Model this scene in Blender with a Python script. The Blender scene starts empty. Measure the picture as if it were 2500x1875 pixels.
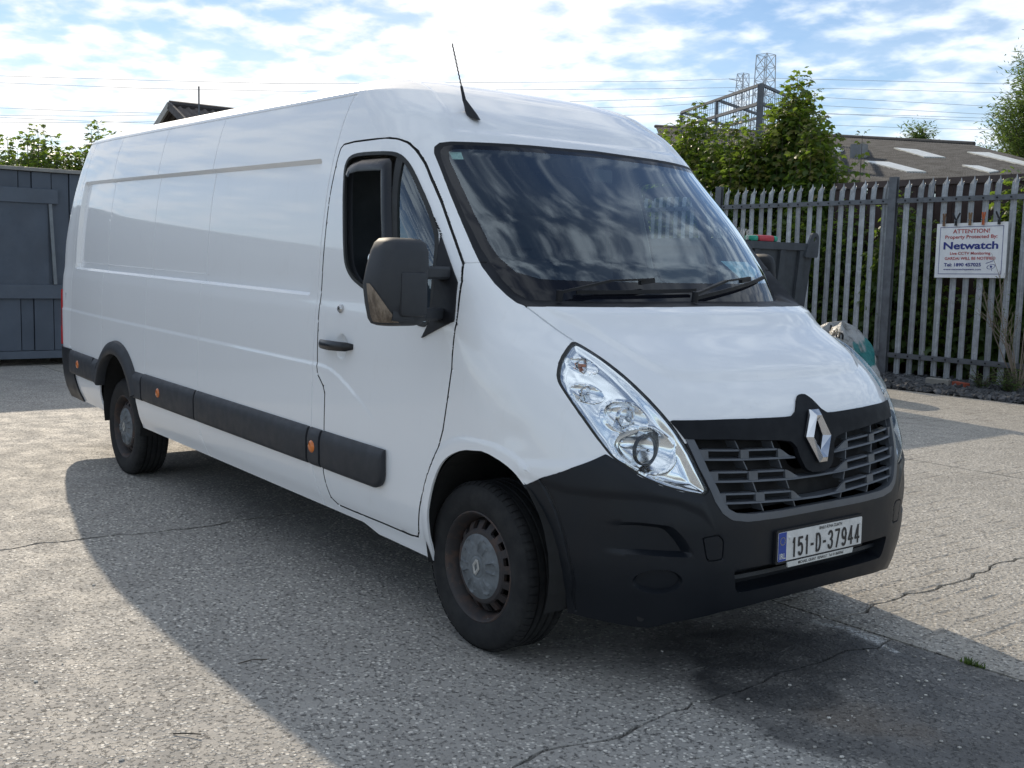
import bpy, bmesh, math, random
import numpy as np
from mathutils import Vector, Matrix

# ------------------------------------------------------------------ scene, camera, sky, sun
scene = bpy.context.scene
COL = scene.collection
rad = math.radians

cam_d = bpy.data.cameras.new("camera")
cam_d.sensor_width = 36.0
cam_d.sensor_fit = 'HORIZONTAL'
cam_d.lens = 36.0 * 2641.66 / 2500.0
cam_d.clip_start = 0.05
cam_d.clip_end = 3000.0
cam = bpy.data.objects.new("camera", cam_d)
COL.objects.link(cam)
cam.matrix_world = Matrix(((0.61194, -0.10026, 0.78452, 3.3995),
                           (0.79052, 0.04648, -0.61068, -3.4665),
                           (0.02477, 0.99387, 0.10770, 1.5314),
                           (0, 0, 0, 1)))
scene.camera = cam

SUN_EL = rad(29.6)
SUN_DIR = Vector((-0.966 * math.cos(SUN_EL), 0.259 * math.cos(SUN_EL), math.sin(SUN_EL)))

world = bpy.data.worlds.new("World")
scene.world = world
world.use_nodes = True
wn, wl = world.node_tree.nodes, world.node_tree.links
wn.clear()


def wnode(t, **k):
    n = wn.new(t)
    for a, b in k.items():
        setattr(n, a, b)
    return n


def wmath(op, a, b=None, c=None):
    n = wn.new('ShaderNodeMath')
    n.operation = op
    for i, v in enumerate((a, b, c)):
        if v is None:
            continue
        if isinstance(v, (int, float)):
            n.inputs[i].default_value = v
        else:
            wl.new(v, n.inputs[i])
    return n.outputs[0]


sky = wnode('ShaderNodeTexSky', sky_type='NISHITA', sun_disc=False)
sky.sun_elevation = SUN_EL
sky.sun_rotation = math.atan2(-0.966, 0.259)
sky.air_density = 1.0
sky.dust_density = 0.05
sky.ozone_density = 2.5
tc = wnode('ShaderNodeTexCoord')
sep = wnode('ShaderNodeSeparateXYZ')
wl.new(tc.outputs['Generated'], sep.inputs[0])
zz = wmath('MAXIMUM', sep.outputs['Z'], 0.0)
den = wmath('ADD', zz, 0.16)
cx = wmath('DIVIDE', sep.outputs['X'], den)
cy = wmath('DIVIDE', sep.outputs['Y'], den)
comb = wnode('ShaderNodeCombineXYZ')
wl.new(cx, comb.inputs[0])
wl.new(cy, comb.inputs[1])
n1 = wnode('ShaderNodeTexNoise')
n1.inputs['Scale'].default_value = 7.0
n1.inputs['Detail'].default_value = 10.0
n1.inputs['Roughness'].default_value = 0.52
n1.inputs['Distortion'].default_value = 0.15
wl.new(comb.outputs[0], n1.inputs['Vector'])
n2 = wnode('ShaderNodeTexNoise')
n2.inputs['Scale'].default_value = 1.0
n2.inputs['Detail'].default_value = 3.0
wl.new(comb.outputs[0], n2.inputs['Vector'])
mixn = wmath('ADD', wmath('MULTIPLY', n1.outputs['Fac'], 0.66), wmath('MULTIPLY', n2.outputs['Fac'], 0.46))
# angle to the sun: cloud is denser-looking and brighter on the sunward side (forward scattering)
dotn = wnode('ShaderNodeVectorMath', operation='DOT_PRODUCT')
wl.new(tc.outputs['Generated'], dotn.inputs[0])
dotn.inputs[1].default_value = SUN_DIR
dsun = wmath('MAXIMUM', dotn.outputs['Value'], 0.0)
fwd = wmath('POWER', dsun, 8.0)
mr = wnode('ShaderNodeMapRange', interpolation_type='SMOOTHSTEP')
mr.inputs['From Min'].default_value = 0.49
mr.inputs['From Max'].default_value = 0.70
wl.new(wmath('ADD', mixn, wmath('MULTIPLY', fwd, 0.09)), mr.inputs['Value'])
# thin veil so the blue is broken
n3 = wnode('ShaderNodeTexNoise')
n3.inputs['Scale'].default_value = 1.1
n3.inputs['Detail'].default_value = 6.0
n3.inputs['Roughness'].default_value = 0.62
wl.new(comb.outputs[0], n3.inputs['Vector'])
veil = wnode('ShaderNodeMapRange', interpolation_type='SMOOTHSTEP')
veil.inputs['From Min'].default_value = 0.30
veil.inputs['From Max'].default_value = 0.85
veil.inputs['To Max'].default_value = 0.42
wl.new(n3.outputs['Fac'], veil.inputs['Value'])
mask = wmath('MINIMUM', wmath('ADD', wmath('MULTIPLY', mr.outputs[0], 0.92), veil.outputs[0]), 1.0)
CLOUD = 7.2
cb = wmath('ADD', CLOUD, wmath('MULTIPLY', fwd, 1.2))
# self-shading of the thicker cores
core = wnode('ShaderNodeMapRange', interpolation_type='SMOOTHSTEP')
core.inputs['From Min'].default_value = 0.60
core.inputs['From Max'].default_value = 0.78
core.inputs['To Min'].default_value = 1.0
core.inputs['To Max'].default_value = 0.86
wl.new(mixn, core.inputs['Value'])
cb = wmath('MULTIPLY', cb, core.outputs[0])
ccol = wnode('ShaderNodeCombineColor')
wl.new(wmath('MULTIPLY', cb, wmath('ADD', .87, wmath('MULTIPLY', fwd, .20))), ccol.inputs[0])
wl.new(wmath('MULTIPLY', cb, 0.965), ccol.inputs[1])
wl.new(wmath('MULTIPLY', cb, wmath('SUBTRACT', 1.07, wmath('MULTIPLY', fwd, .22))), ccol.inputs[2])
mixc = wnode('ShaderNodeMix', data_type='RGBA')
wl.new(mask, mixc.inputs['Factor'])
dim = wnode('ShaderNodeVectorMath', operation='MULTIPLY')
wl.new(sky.outputs[0], dim.inputs[0])
dim.inputs[1].default_value = (0.70, 0.70, 0.72)
wl.new(dim.outputs[0], mixc.inputs['A'])
wl.new(ccol.outputs[0], mixc.inputs['B'])
bg = wnode('ShaderNodeBackground')
bg.inputs['Strength'].default_value = 0.125
wl.new(mixc.outputs['Result'], bg.inputs['Color'])
out = wnode('ShaderNodeOutputWorld')
wl.new(bg.outputs[0], out.inputs['Surface'])

sun_d = bpy.data.lights.new("sun", 'SUN')
sun_d.energy = 2.55
sun_d.angle = rad(0.55)
sun_d.color = (1.0, 0.87, 0.69)
sun = bpy.data.objects.new("sun", sun_d)
COL.objects.link(sun)
sun.rotation_euler = SUN_DIR.to_track_quat('Z', 'Y').to_euler()
sun.location = (-20, 5, 14)

vs = scene.view_settings
vs.view_transform = 'Standard'
vs.look = 'None'
vs.gamma = 1.0
vs.exposure = 0.38
vs.use_curve_mapping = False
scene.cycles.use_denoising = True
scene.cycles.max_bounces = 8
scene.cycles.transparent_max_bounces = 12
scene.cycles.sample_clamp_indirect = 6.0

# ------------------------------------------------------------------ materials
MATS = {}


class NT:
    """small helper round one material's node tree"""

    def __init__(self, name):
        self.m = bpy.data.materials.new(name)
        self.m.use_nodes = True
        self.n = self.m.node_tree.nodes
        self.l = self.m.node_tree.links
        self.b = self.n['Principled BSDF']
        self.out = self.n['Material Output']
        self.geo = self.n.new('ShaderNodeNewGeometry')
        self.pos = self.geo.outputs['Position']

    def node(self, t, **k):
        x = self.n.new(t)
        for a, b in k.items():
            setattr(x, a, b)
        return x

    def put(self, sock, v):
        if isinstance(v, (int, float)):
            sock.default_value = v
        elif isinstance(v, (tuple, list)):
            sock.default_value = tuple(v) + ((1.0,) if len(v) == 3 and len(sock.default_value) == 4 else ())
        else:
            self.l.new(v, sock)

    def math(self, op, a, b=None, c=None):
        x = self.n.new('ShaderNodeMath')
        x.operation = op
        for i, v in enumerate((a, b, c)):
            if v is not None:
                self.put(x.inputs[i], v)
        return x.outputs[0]

    def noise(self, scale, detail=4, rough=.55, vec=None, dist=0.0):
        x = self.n.new('ShaderNodeTexNoise')
        x.inputs['Scale'].default_value = scale
        x.inputs['Detail'].default_value = detail
        x.inputs['Roughness'].default_value = rough
        x.inputs['Distortion'].default_value = dist
        self.l.new(vec or self.pos, x.inputs['Vector'])
        return x.outputs['Fac']

    def vor(self, scale, feat='F1', out='Distance', vec=None, rnd=1.0):
        x = self.n.new('ShaderNodeTexVoronoi')
        x.feature = feat
        x.inputs['Scale'].default_value = scale
        x.inputs['Randomness'].default_value = rnd
        self.l.new(vec or self.pos, x.inputs['Vector'])
        return x.outputs[out]

    def ramp(self, v, a, b, lo=0.0, hi=1.0, smooth=True):
        x = self.n.new('ShaderNodeMapRange')
        if smooth:
            x.interpolation_type = 'SMOOTHSTEP'
        self.put(x.inputs['Value'], v)
        x.inputs['From Min'].default_value = a
        x.inputs['From Max'].default_value = b
        x.inputs['To Min'].default_value = lo
        x.inputs['To Max'].default_value = hi
        return x.outputs[0]

    def mix(self, f, a, b, blend='MIX'):
        x = self.n.new('ShaderNodeMix')
        x.data_type = 'RGBA'
        x.blend_type = blend
        self.put(x.inputs['Factor'], f)
        self.put(x.inputs['A'], a)
        self.put(x.inputs['B'], b)
        return x.outputs['Result']

    def scalevec(self, s):
        x = self.n.new('ShaderNodeVectorMath')
        x.operation = 'MULTIPLY'
        self.l.new(self.pos, x.inputs[0])
        x.inputs[1].default_value = s
        return x.outputs[0]

    def bump(self, h, strength=.3, dist=.01, normal=None):
        x = self.n.new('ShaderNodeBump')
        x.inputs['Strength'].default_value = strength
        x.inputs['Distance'].default_value = dist
        self.put(x.inputs['Height'], h)
        if normal:
            self.l.new(normal, x.inputs['Normal'])
        return x.outputs[0]

    def set(self, **k):
        names = dict(col='Base Color', rough='Roughness', metal='Metallic', spec='Specular IOR Level', coat='Coat Weight',
                     coat_rough='Coat Roughness', normal='Normal', trans='Transmission Weight', alpha='Alpha', sub='Subsurface Weight')
        for a, v in k.items():
            self.put(self.b.inputs[names[a]], v)
        return self


def simple(name, col, rough=.5, metal=0.0, spec=.5, coat=0.0, var=0.12, vscale=7.0, bump=0.0, bscale=120.0, bdist=.002):
    if name in MATS:
        return MATS[name]
    t = NT(name)
    f = t.noise(vscale, 5, .6)
    lo = tuple(c * (1 - var) for c in col)
    hi = tuple(min(1, c * (1 + var)) for c in col)
    t.set(col=t.mix(t.ramp(f, .3, .7), lo, hi), metal=metal, spec=spec, coat=coat,
          rough=t.ramp(t.noise(vscale * 2.3, 3), .3, .7, max(0, rough - .06), min(1, rough + .06)))
    t.set(coat_rough=.04)
    if bump:
        t.set(normal=t.bump(t.noise(bscale, 3), bump, bdist))
    MATS[name] = t.m
    return t.m


def glassmat(name, tint, refl_ior=1.5, rough=0.0, boost=1.0):
    t = NT(name)
    t.n.remove(t.b)
    tr = t.node('ShaderNodeBsdfTransparent')
    tr.inputs[0].default_value = (*tint, 1)
    gl = t.node('ShaderNodeBsdfGlossy')
    gl.inputs['Roughness'].default_value = rough
    gl.inputs['Color'].default_value = (.84, .93, 1, 1)
    # Schlick reflectance, the same from both sides of a thin pane
    dt = t.node('ShaderNodeVectorMath', operation='DOT_PRODUCT')
    t.l.new(t.geo.outputs['Normal'], dt.inputs[0])
    t.l.new(t.geo.outputs['Incoming'], dt.inputs[1])
    f0 = ((refl_ior - 1) / (refl_ior + 1))**2
    g_ = t.math('POWER', t.math('SUBTRACT', 1.0, t.math('ABSOLUTE', dt.outputs['Value'])), 5.0)
    fr = t.math('ADD', f0, t.math('MULTIPLY', g_, 1 - f0))
    mx = t.node('ShaderNodeMixShader')
    t.put(mx.inputs[0], t.math('MINIMUM', t.math('MULTIPLY', fr, boost), 1.0))
    t.l.new(tr.outputs[0], mx.inputs[1])
    t.l.new(gl.outputs[0], mx.inputs[2])
    t.l.new(mx.outputs[0], t.out.inputs['Surface'])
    MATS[name] = t.m
    return t.m


# ------------------------------------------------------------------ object helpers
def link(o, parent=None):
    COL.objects.link(o)
    if parent is not None:
        o.parent = parent
    return o


def tag(o, label=None, cat=None, group=None, kind=None):
    if label:
        o['label'] = label
    if cat:
        o['category'] = cat
    if group:
        o['group'] = group
    if kind:
        o['kind'] = kind
    return o


def thing(name, loc, label, cat, group=None, rz=0.0):
    o = bpy.data.objects.new(name, None)
    o.empty_display_size = .2
    o.location = loc
    o.rotation_euler = (0, 0, rz)
    link(o)
    return tag(o, label, cat, group)


def mesh_data(name, V, F, mat=None, smooth=False, angle=None):
    me = bpy.data.meshes.new(name)
    me.from_pydata([tuple(map(float, v)) for v in V], [], [tuple(int(i) for i in f) for f in F])
    if mat is not None:
        if isinstance(mat, (list, tuple)):
            for m in mat:
                me.materials.append(m)
        else:
            me.materials.append(mat)
    if smooth:
        me.shade_smooth()
        if angle:
            me.set_sharp_from_angle(angle=rad(angle))
    me.update()
    return me


def mk(name, V, F, mat, parent=None, smooth=False, angle=30, loc=None):
    o = bpy.data.objects.new(name, mesh_data(name, V, F, mat, smooth, angle))
    if loc is not None:
        o.location = loc
    return link(o, parent)


class MB:
    """mesh builder: gathers pieces of ONE part"""

    def __init__(self):
        self.v = []
        self.f = []

    def add(self, V, F):
        o = len(self.v)
        self.v += [tuple(v) for v in V]
        self.f += [tuple(i + o for i in f) for f in F]
        return self

    def box(self, a, b, bev=0.0):
        (x0, y0, z0), (x1, y1, z1) = a, b
        if bev <= 0:
            V = [(x, y, z) for x in (x0, x1) for y in (y0, y1) for z in (z0, z1)]
            F = [(0, 1, 3, 2), (4, 6, 7, 5), (0, 4, 5, 1), (2, 3, 7, 6), (0, 2, 6, 4), (1, 5, 7, 3)]
            return self.add(V, F)
        bm = bmesh.new()
        bmesh.ops.create_cube(bm, size=1)
        for v in bm.verts:
            v.co = Vector(((x0 + x1) / 2 + v.co.x * (x1 - x0), (y0 + y1) / 2 + v.co.y * (y1 - y0), (z0 + z1) / 2 + v.co.z * (z1 - z0)))
        bmesh.ops.bevel(bm, geom=bm.edges[:], offset=bev, segments=2, affect='EDGES', profile=.5)
        return self.bm(bm)

    def bm(self, bm):
        bm.verts.index_update()
        self.add([v.co[:] for v in bm.verts], [[v.index for v in f.verts] for f in bm.faces])
        bm.free()
        return self

    def tube(self, pts, r, n=8, cap=True):
        pts = [Vector(p) for p in pts]
        rs = r if isinstance(r, (list, tuple)) else [r] * len(pts)
        V, F = [], []
        up = None
        for i, p in enumerate(pts):
            d = (pts[min(i + 1, len(pts) - 1)] - pts[max(i - 1, 0)]).normalized()
            if up is None:
                up = Vector((0, 0, 1)) if abs(d.z) < .9 else Vector((1, 0, 0))
            a = d.cross(up).normalized()
            b = a.cross(d).normalized()
            up = b
            for k in range(n):
                t = 2 * math.pi * k / n
                V.append(p + (a * math.cos(t) + b * math.sin(t)) * rs[i])
        for i in range(len(pts) - 1):
            for k in range(n):
                F.append((i * n + k, i * n + (k + 1) % n, (i + 1) * n + (k + 1) % n, (i + 1) * n + k))
        if cap:
            F.append(tuple(range(n))[::-1])
            F.append(tuple((len(pts) - 1) * n + k for k in range(n)))
        return self.add([v[:] for v in V], F)

    def bar(self, a, b, w, h, up=(0, 0, 1)):
        a, b = Vector(a), Vector(b)
        d = (b - a).normalized()
        up = Vector(up)
        if abs(d.dot(up)) > .95:
            up = Vector((1, 0, 0))
        s = d.cross(up).normalized() * (w / 2)
        u = s.cross(d).normalized() * (h / 2)
        V = [a - s - u, a + s - u, a + s + u, a - s + u, b - s - u, b + s - u, b + s + u, b - s + u]
        return self.add([v[:] for v in V], [(0, 1, 2, 3), (7, 6, 5, 4), (0, 4, 5, 1), (1, 5, 6, 2), (2, 6, 7, 3), (3, 7, 4, 0)])

    def lathe(self, prof, n=48, axis='y', c=(0, 0, 0), close=False):
        """prof: (radius, offset along axis)"""
        V, F = [], []
        m = len(prof)
        for k in range(n):
            t = 2 * math.pi * k / n
            for r, h in prof:
                a, b = r * math.cos(t), r * math.sin(t)
                V.append((c[0] + a, c[1] + h, c[2] + b) if axis == 'y' else
                         ((c[0] + h, c[1] + a, c[2] + b) if axis == 'x' else (c[0] + a, c[1] + b, c[2] + h)))
        for k in range(n):
            k2 = (k + 1) % n
            for i in range(m - (0 if close else 1)):
                j = (i + 1) % m
                F.append((k * m + i, k * m + j, k2 * m + j, k2 * m + i))
        return self.add(V, F)

    def prism(self, poly, fn, d):
        """polygon in 2D mapped by fn(a, b, depth)"""
        n = len(poly)
        V = [fn(a, b, 0) for a, b in poly] + [fn(a, b, d) for a, b in poly]
        F = [tuple(range(n)), tuple(range(n, 2 * n))[::-1]] + [(i, i + n, (i + 1) % n + n, (i + 1) % n) for i in range(n)]
        return self.add(V, F)

    def build(self, name, mat, parent=None, smooth=False, angle=35, loc=None, fix=True):
        o = mk(name, self.v, self.f, mat, parent, False, None, loc)
        if fix:
            bm = bmesh.new()
            bm.from_mesh(o.data)
            bmesh.ops.recalc_face_normals(bm, faces=bm.faces)
            bm.to_mesh(o.data)
            bm.free()
        if smooth:
            o.data.shade_smooth()
            o.data.set_sharp_from_angle(angle=rad(angle))
        return o


def text_vf(s, size, bold=0.0, align='CENTER', extrude=0.0, sx=1.0, space=1.0):
    cu = bpy.data.curves.new("lettering", 'FONT')
    cu.body = s
    cu.size = size
    cu.align_x = align
    cu.align_y = 'CENTER'
    cu.offset = bold
    cu.extrude = extrude
    cu.space_character = space
    cu.resolution_u = 4
    o = bpy.data.objects.new("lettering", cu)
    COL.objects.link(o)
    dg = bpy.context.evaluated_depsgraph_get()
    me = o.evaluated_get(dg).to_mesh()
    V = [(v.co.x * sx, v.co.y, v.co.z) for v in me.vertices]
    F = [tuple(p.vertices) for p in me.polygons]
    o.evaluated_get(dg).to_mesh_clear()
    bpy.data.objects.remove(o)
    bpy.data.curves.remove(cu)
    return V, F


def lettering(s, size, fn, mat, parent, name='lettering', **k):
    """fn(u, v) -> 3D point"""
    V, F = text_vf(s, size, **k)
    return mk(name, [fn(v[0], v[1]) for v in V], F, mat, parent)


def copy_tree(o, parent=None):
    c = o.copy()
    COL.objects.link(c)
    c.parent = parent
    for ch in list(o.children):
        copy_tree(ch, c)
    return c
# ------------------------------------------------------------------ ground
def concrete_mat(name, tone, stain, ridges):
    t = NT(name)
    big = t.noise(.55, 5, .6)
    med = t.noise(5.0, 6, .65)
    fine = t.noise(95, 3, .6)
    agg = t.vor(62, 'F1', 'Color')
    aggd = t.vor(62, 'F1', 'Distance')
    sepc = t.node('ShaderNodeSeparateColor')
    t.l.new(agg, sepc.inputs[0])
    rnd = sepc.outputs[0]
    base = t.mix(t.ramp(big, .3, .7), tuple(c * .86 for c in tone), tuple(c * 1.1 for c in tone))
    base = t.mix(t.ramp(med, .35, .7, 0, .5), base, tuple(c * .72 for c in tone))
    # exposed stones: some pale, some dark
    stone = t.mix(rnd, (.13, .125, .118), (.86, .81, .72))
    smask = t.math('MULTIPLY', t.ramp(aggd, .60, .34), t.ramp(sepc.outputs[1], .30, .42))
    smask = t.math('MULTIPLY', smask, t.ramp(t.noise(1.3, 3), .3, .55, .55, .95))
    base = t.mix(smask, base, stone)
    # dark pits
    pit = t.ramp(t.noise(46, 4, .7), .56, .64)
    pit2 = t.ramp(t.noise(12, 5, .7), .66, .72)
    pits = t.math('MAXIMUM', t.math('MULTIPLY', pit, .75), t.math('MULTIPLY', pit2, .8))
    base = t.mix(pits, base, (.085, .08, .074))
    patch = t.ramp(t.noise(.9, 7, .72, dist=.6), .50, .66, 0, .42)
    base = t.mix(patch, base, tuple(c * .58 for c in tone))
    rough = t.ramp(med, .3, .7, .62, .8)
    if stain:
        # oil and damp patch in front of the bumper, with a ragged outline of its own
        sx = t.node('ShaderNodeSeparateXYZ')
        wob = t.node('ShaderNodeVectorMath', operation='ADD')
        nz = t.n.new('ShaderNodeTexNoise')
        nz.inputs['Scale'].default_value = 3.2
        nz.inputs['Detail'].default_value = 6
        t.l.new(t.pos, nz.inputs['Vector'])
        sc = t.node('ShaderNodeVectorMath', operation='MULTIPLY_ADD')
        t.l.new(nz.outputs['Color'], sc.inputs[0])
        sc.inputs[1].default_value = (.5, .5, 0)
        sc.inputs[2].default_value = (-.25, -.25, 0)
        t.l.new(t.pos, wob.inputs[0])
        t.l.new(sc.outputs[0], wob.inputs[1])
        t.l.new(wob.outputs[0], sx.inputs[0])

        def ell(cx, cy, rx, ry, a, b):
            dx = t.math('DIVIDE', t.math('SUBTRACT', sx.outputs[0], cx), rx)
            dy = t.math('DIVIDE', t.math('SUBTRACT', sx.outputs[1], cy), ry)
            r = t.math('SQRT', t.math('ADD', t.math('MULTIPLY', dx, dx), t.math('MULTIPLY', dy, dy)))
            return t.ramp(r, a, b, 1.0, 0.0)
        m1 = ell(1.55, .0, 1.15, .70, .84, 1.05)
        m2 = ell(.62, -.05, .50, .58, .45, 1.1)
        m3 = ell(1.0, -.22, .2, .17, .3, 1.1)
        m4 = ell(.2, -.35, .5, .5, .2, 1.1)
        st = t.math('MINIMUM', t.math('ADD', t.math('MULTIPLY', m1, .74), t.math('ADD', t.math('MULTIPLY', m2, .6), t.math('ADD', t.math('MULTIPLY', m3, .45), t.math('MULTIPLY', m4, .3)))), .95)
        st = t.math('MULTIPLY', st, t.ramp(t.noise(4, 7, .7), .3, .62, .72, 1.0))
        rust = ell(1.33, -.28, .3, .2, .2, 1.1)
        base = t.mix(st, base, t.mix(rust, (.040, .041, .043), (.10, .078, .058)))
        # flaked white paint streak beside the joint
        ux = t.math('SUBTRACT', sx.outputs[0], .80)
        uy = t.math('SUBTRACT', sx.outputs[1], .475)
        al = t.math('ADD', t.math('MULTIPLY', ux, .965), t.math('MULTIPLY', uy, -.26))
        ac = t.math('ADD', t.math('MULTIPLY', ux, .26), t.math('MULTIPLY', uy, .965))
        pm = t.math('MULTIPLY', t.ramp(t.math('ABSOLUTE', al), .27, .16, 0, 1), t.ramp(t.math('ABSOLUTE', ac), .04, .012, 0, 1))
        pm = t.math('MULTIPLY', pm, t.ramp(t.noise(55, 5, .75), .46, .54))
        base = t.mix(pm, base, (.62, .62, .60))
        rough = t.math('SUBTRACT', rough, t.math('MULTIPLY', st, .12))
    h = t.math('ADD', t.math('MULTIPLY', fine, .35), t.math('MULTIPLY', smask, .5))
    h = t.math('SUBTRACT', h, t.math('MULTIPLY', pits, .9))
    if ridges:
        w = t.node('ShaderNodeTexWave')
        w.wave_type = 'BANDS'
        w.bands_direction = 'X'
        w.inputs['Scale'].default_value = 2.3
        w.inputs['Distortion'].default_value = 2.2
        w.inputs['Detail'].default_value = 4
        w.inputs['Detail Scale'].default_value = 1.6
        t.l.new(t.scalevec((1, .12, 1)), w.inputs['Vector'])
        rm = t.math('MULTIPLY', t.ramp(t.noise(.8, 3), .35, .6), t.ramp(t.noise(5, 4, .7), .42, .6))
        rid = t.math('MULTIPLY', t.ramp(w.outputs['Fac'], .0, .22, 1, 0), rm)
        h = t.math('SUBTRACT', h, t.math('MULTIPLY', rid, 1.0))
        base = t.mix(t.math('MULTIPLY', rid, .4), base, (.12, .11, .10))
    h = t.math('ADD', h, t.math('MULTIPLY', t.noise(14, 3), .8))
    t.set(col=base, rough=rough, spec=.45, normal=t.bump(h, 1.0, .008))
    return t.m


m_conc_a = concrete_mat("weathered concrete", (.365, .345, .315), True, False)
m_conc_b = concrete_mat("brushed concrete", (.415, .385, .335), False, True)
t = NT("joint dirt")
t.set(col=t.mix(t.noise(30, 4), (.018, .017, .015), (.05, .045, .04)), rough=.95)
m_dirt = t.m
t = NT("far yard surface")
t.set(col=t.mix(t.noise(.05, 6, .6), (.22, .215, .20), (.32, .31, .285)), rough=.9)
m_far = t.m

g = tag(mk('ground', [(-900, -900, -.03), (900, -900, -.03), (900, 900, -.03), (-900, 900, -.03)], [(0, 1, 2, 3)], m_far), kind='structure')
yard = bpy.data.objects.new('concrete_yard', None)
link(yard)
tag(yard, kind='structure')

rng = random.Random(4)


def crack_line(x, y0, y1, jag, seed):
    r = random.Random(seed)
    n = max(6, int((y1 - y0) / .07))
    ph = [r.uniform(0, 6.28) for _ in range(3)]
    out_ = []
    off = 0.0
    for i in range(n + 1):
        y = y0 + (y1 - y0) * i / n
        off = off * .72 + r.gauss(0, .014)
        w = (math.sin(y * 1.7 + ph[0]) * .028 + math.sin(y * 4.1 + ph[1]) * .016 + off) * jag
        out_.append((x + w, y))
    return out_


ROWS = [(-12.0, -7.765, [-14, -3.4, 2.1, 9], 0), (-7.765, -3.6, [-14, -5.0, -.6, 4.2, 9], 0), (-3.6, .565, [-14, -7.1, -2.54, .89, 4.6, 9], 0),
        (.565, 4.73, [-14, -8.3, -3.4, .555, 4.9, 9], 1), (4.73, 9.66, [-14, -7.6, 1.9, 9], 1)]
for ri, (ya, yb, xs, kind_) in enumerate(ROWS):
    lines = [crack_line(x, ya + .009, yb - .009, 0 if k in (0, len(xs) - 1) else 1, ri * 31 + k * 7) for k, x in enumerate(xs)]
    for k in range(len(xs) - 1):
        hg = lambda x_: {-2.54: .013, .89: .0075, .555: .009}.get(x_, .006)
        rj = random.Random(ri * 7 + k)
        L = [(x + hg(xs[k]) * rj.uniform(.45, 1.5), y) for x, y in lines[k]]
        Rr = [(x - hg(xs[k + 1]) * rj.uniform(.45, 1.5), y) for x, y in lines[k + 1]]
        n = len(L)
        V = [(x, y, 0) for x, y in L] + [(x, y, 0) for x, y in Rr] + [(x, y, -.06) for x, y in L] + [(x, y, -.06) for x, y in Rr]
        F = [(i, n + i, n + i + 1, i + 1) for i in range(n - 1)]
        F += [(i, i + 1, 2 * n + i + 1, 2 * n + i) for i in range(n - 1)] + [(n + i + 1, n + i, 3 * n + i, 3 * n + i + 1) for i in range(n - 1)]
        F += [(0, 2 * n, 3 * n, n), (n - 1, 2 * n - 1, 4 * n - 1, 3 * n - 1)]
        me = mesh_data('slab', V, F)
        me.materials.append(m_conc_b if kind_ else m_conc_a)
        o = bpy.data.objects.new('slab', me)
        link(o, yard)
# ------------------------------------------------------------------ van body: one analytic surface, cut into panels
RK = .0165          # the empty van sits tail-high


def pch(x, tab):
    t_ = np.array(tab, float)
    xp, fp = t_[:, 0], t_[:, 1]
    x = np.asarray(x, float)
    h = np.diff(xp)
    d = np.diff(fp) / h
    m = np.zeros(len(xp))
    m[0], m[-1] = d[0], d[-1]
    for i in range(1, len(xp) - 1):
        if d[i - 1] * d[i] > 0:
            w1, w2 = 2 * h[i] + h[i - 1], h[i] + 2 * h[i - 1]
            m[i] = (w1 + w2) / (w1 / d[i - 1] + w2 / d[i])
    x = np.clip(x, xp[0], xp[-1])
    k = np.clip(np.searchsorted(xp, x) - 1, 0, len(xp) - 2)
    s = (x - xp[k]) / h[k]
    return (2 * s**3 - 3 * s**2 + 1) * fp[k] + (s**3 - 2 * s**2 + s) * h[k] * m[k] + (-2 * s**3 + 3 * s**2) * fp[k + 1] + (s**3 - s**2) * h[k] * m[k + 1]


WT = [(.18, .93), (.24, .965), (.345, .995), (.42, 1.02), (.52, 1.035), (.72, 1.039), (1.0, 1.035), (1.1, 1.034), (1.27, 1.026), (1.36, 1.014), (1.5, 1.008), (1.8, .98), (2.02, .94), (2.2, .895), (2.32, .852)]
XF = [(.18, .80), (.26, .86), (.36, .892), (.5, .905), (.62, .905), (.75, .89), (.86, .865), (.95, .84), (1.01, .82), (1.06, .79), (1.12, .735), (1.2, .63), (1.3, .45), (1.36, .38), (1.385, .347), (1.45, .265), (1.6, .075), (1.8, -.145), (2.0, -.38), (2.07, -.46), (2.12, -.525), (2.2, -.635), (2.32, -.85)]
X0 = [(.18, .0), (.9, .0), (1.05, -.04), (1.2, -.14), (1.385, -.29), (1.6, -.48), (1.8, -.66), (2.07, -.875), (2.2, -1.03), (2.32, -1.2)]
XR = [(.18, -5.55), (.3, -5.64), (.8, -5.73), (1.2, -5.75), (1.5, -5.73), (1.75, -5.67), (2.0, -5.60), (2.32, -5.50)]
QQ = [(.18, 4.2), (.75, 4.2), (.95, 3.7), (1.05, 3.4), (1.2, 3.1), (1.4, 2.75), (1.7, 2.8), (2.0, 2.95), (2.12, 3.8), (2.2, 4.7), (2.32, 5.0)]
ZT = 2.32


def fx(y, z):
    """x of the front surface at (y, z0)"""
    y = np.abs(np.asarray(y, float))
    w, xf, x0, q = pch(z, WT), pch(z, XF), pch(z, X0), pch(z, QQ)
    return x0 + (xf - x0) * np.sqrt(np.clip(1 - (y / w)**q, 0, 1))


def sy(x, z):
    """|y| of the flank at (x, z0)"""
    x = np.asarray(x, float)
    return pch(z, WT) - .03 * np.clip((-x - 4.2) / 1.2, 0, 1)**2


def rake(V):
    V = np.array(V, float)
    V[:, 2] = V[:, 2] - RK * V[:, 0]
    return V


def rk(p):
    return (p[0], p[1], p[2] - RK * p[0])


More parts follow.
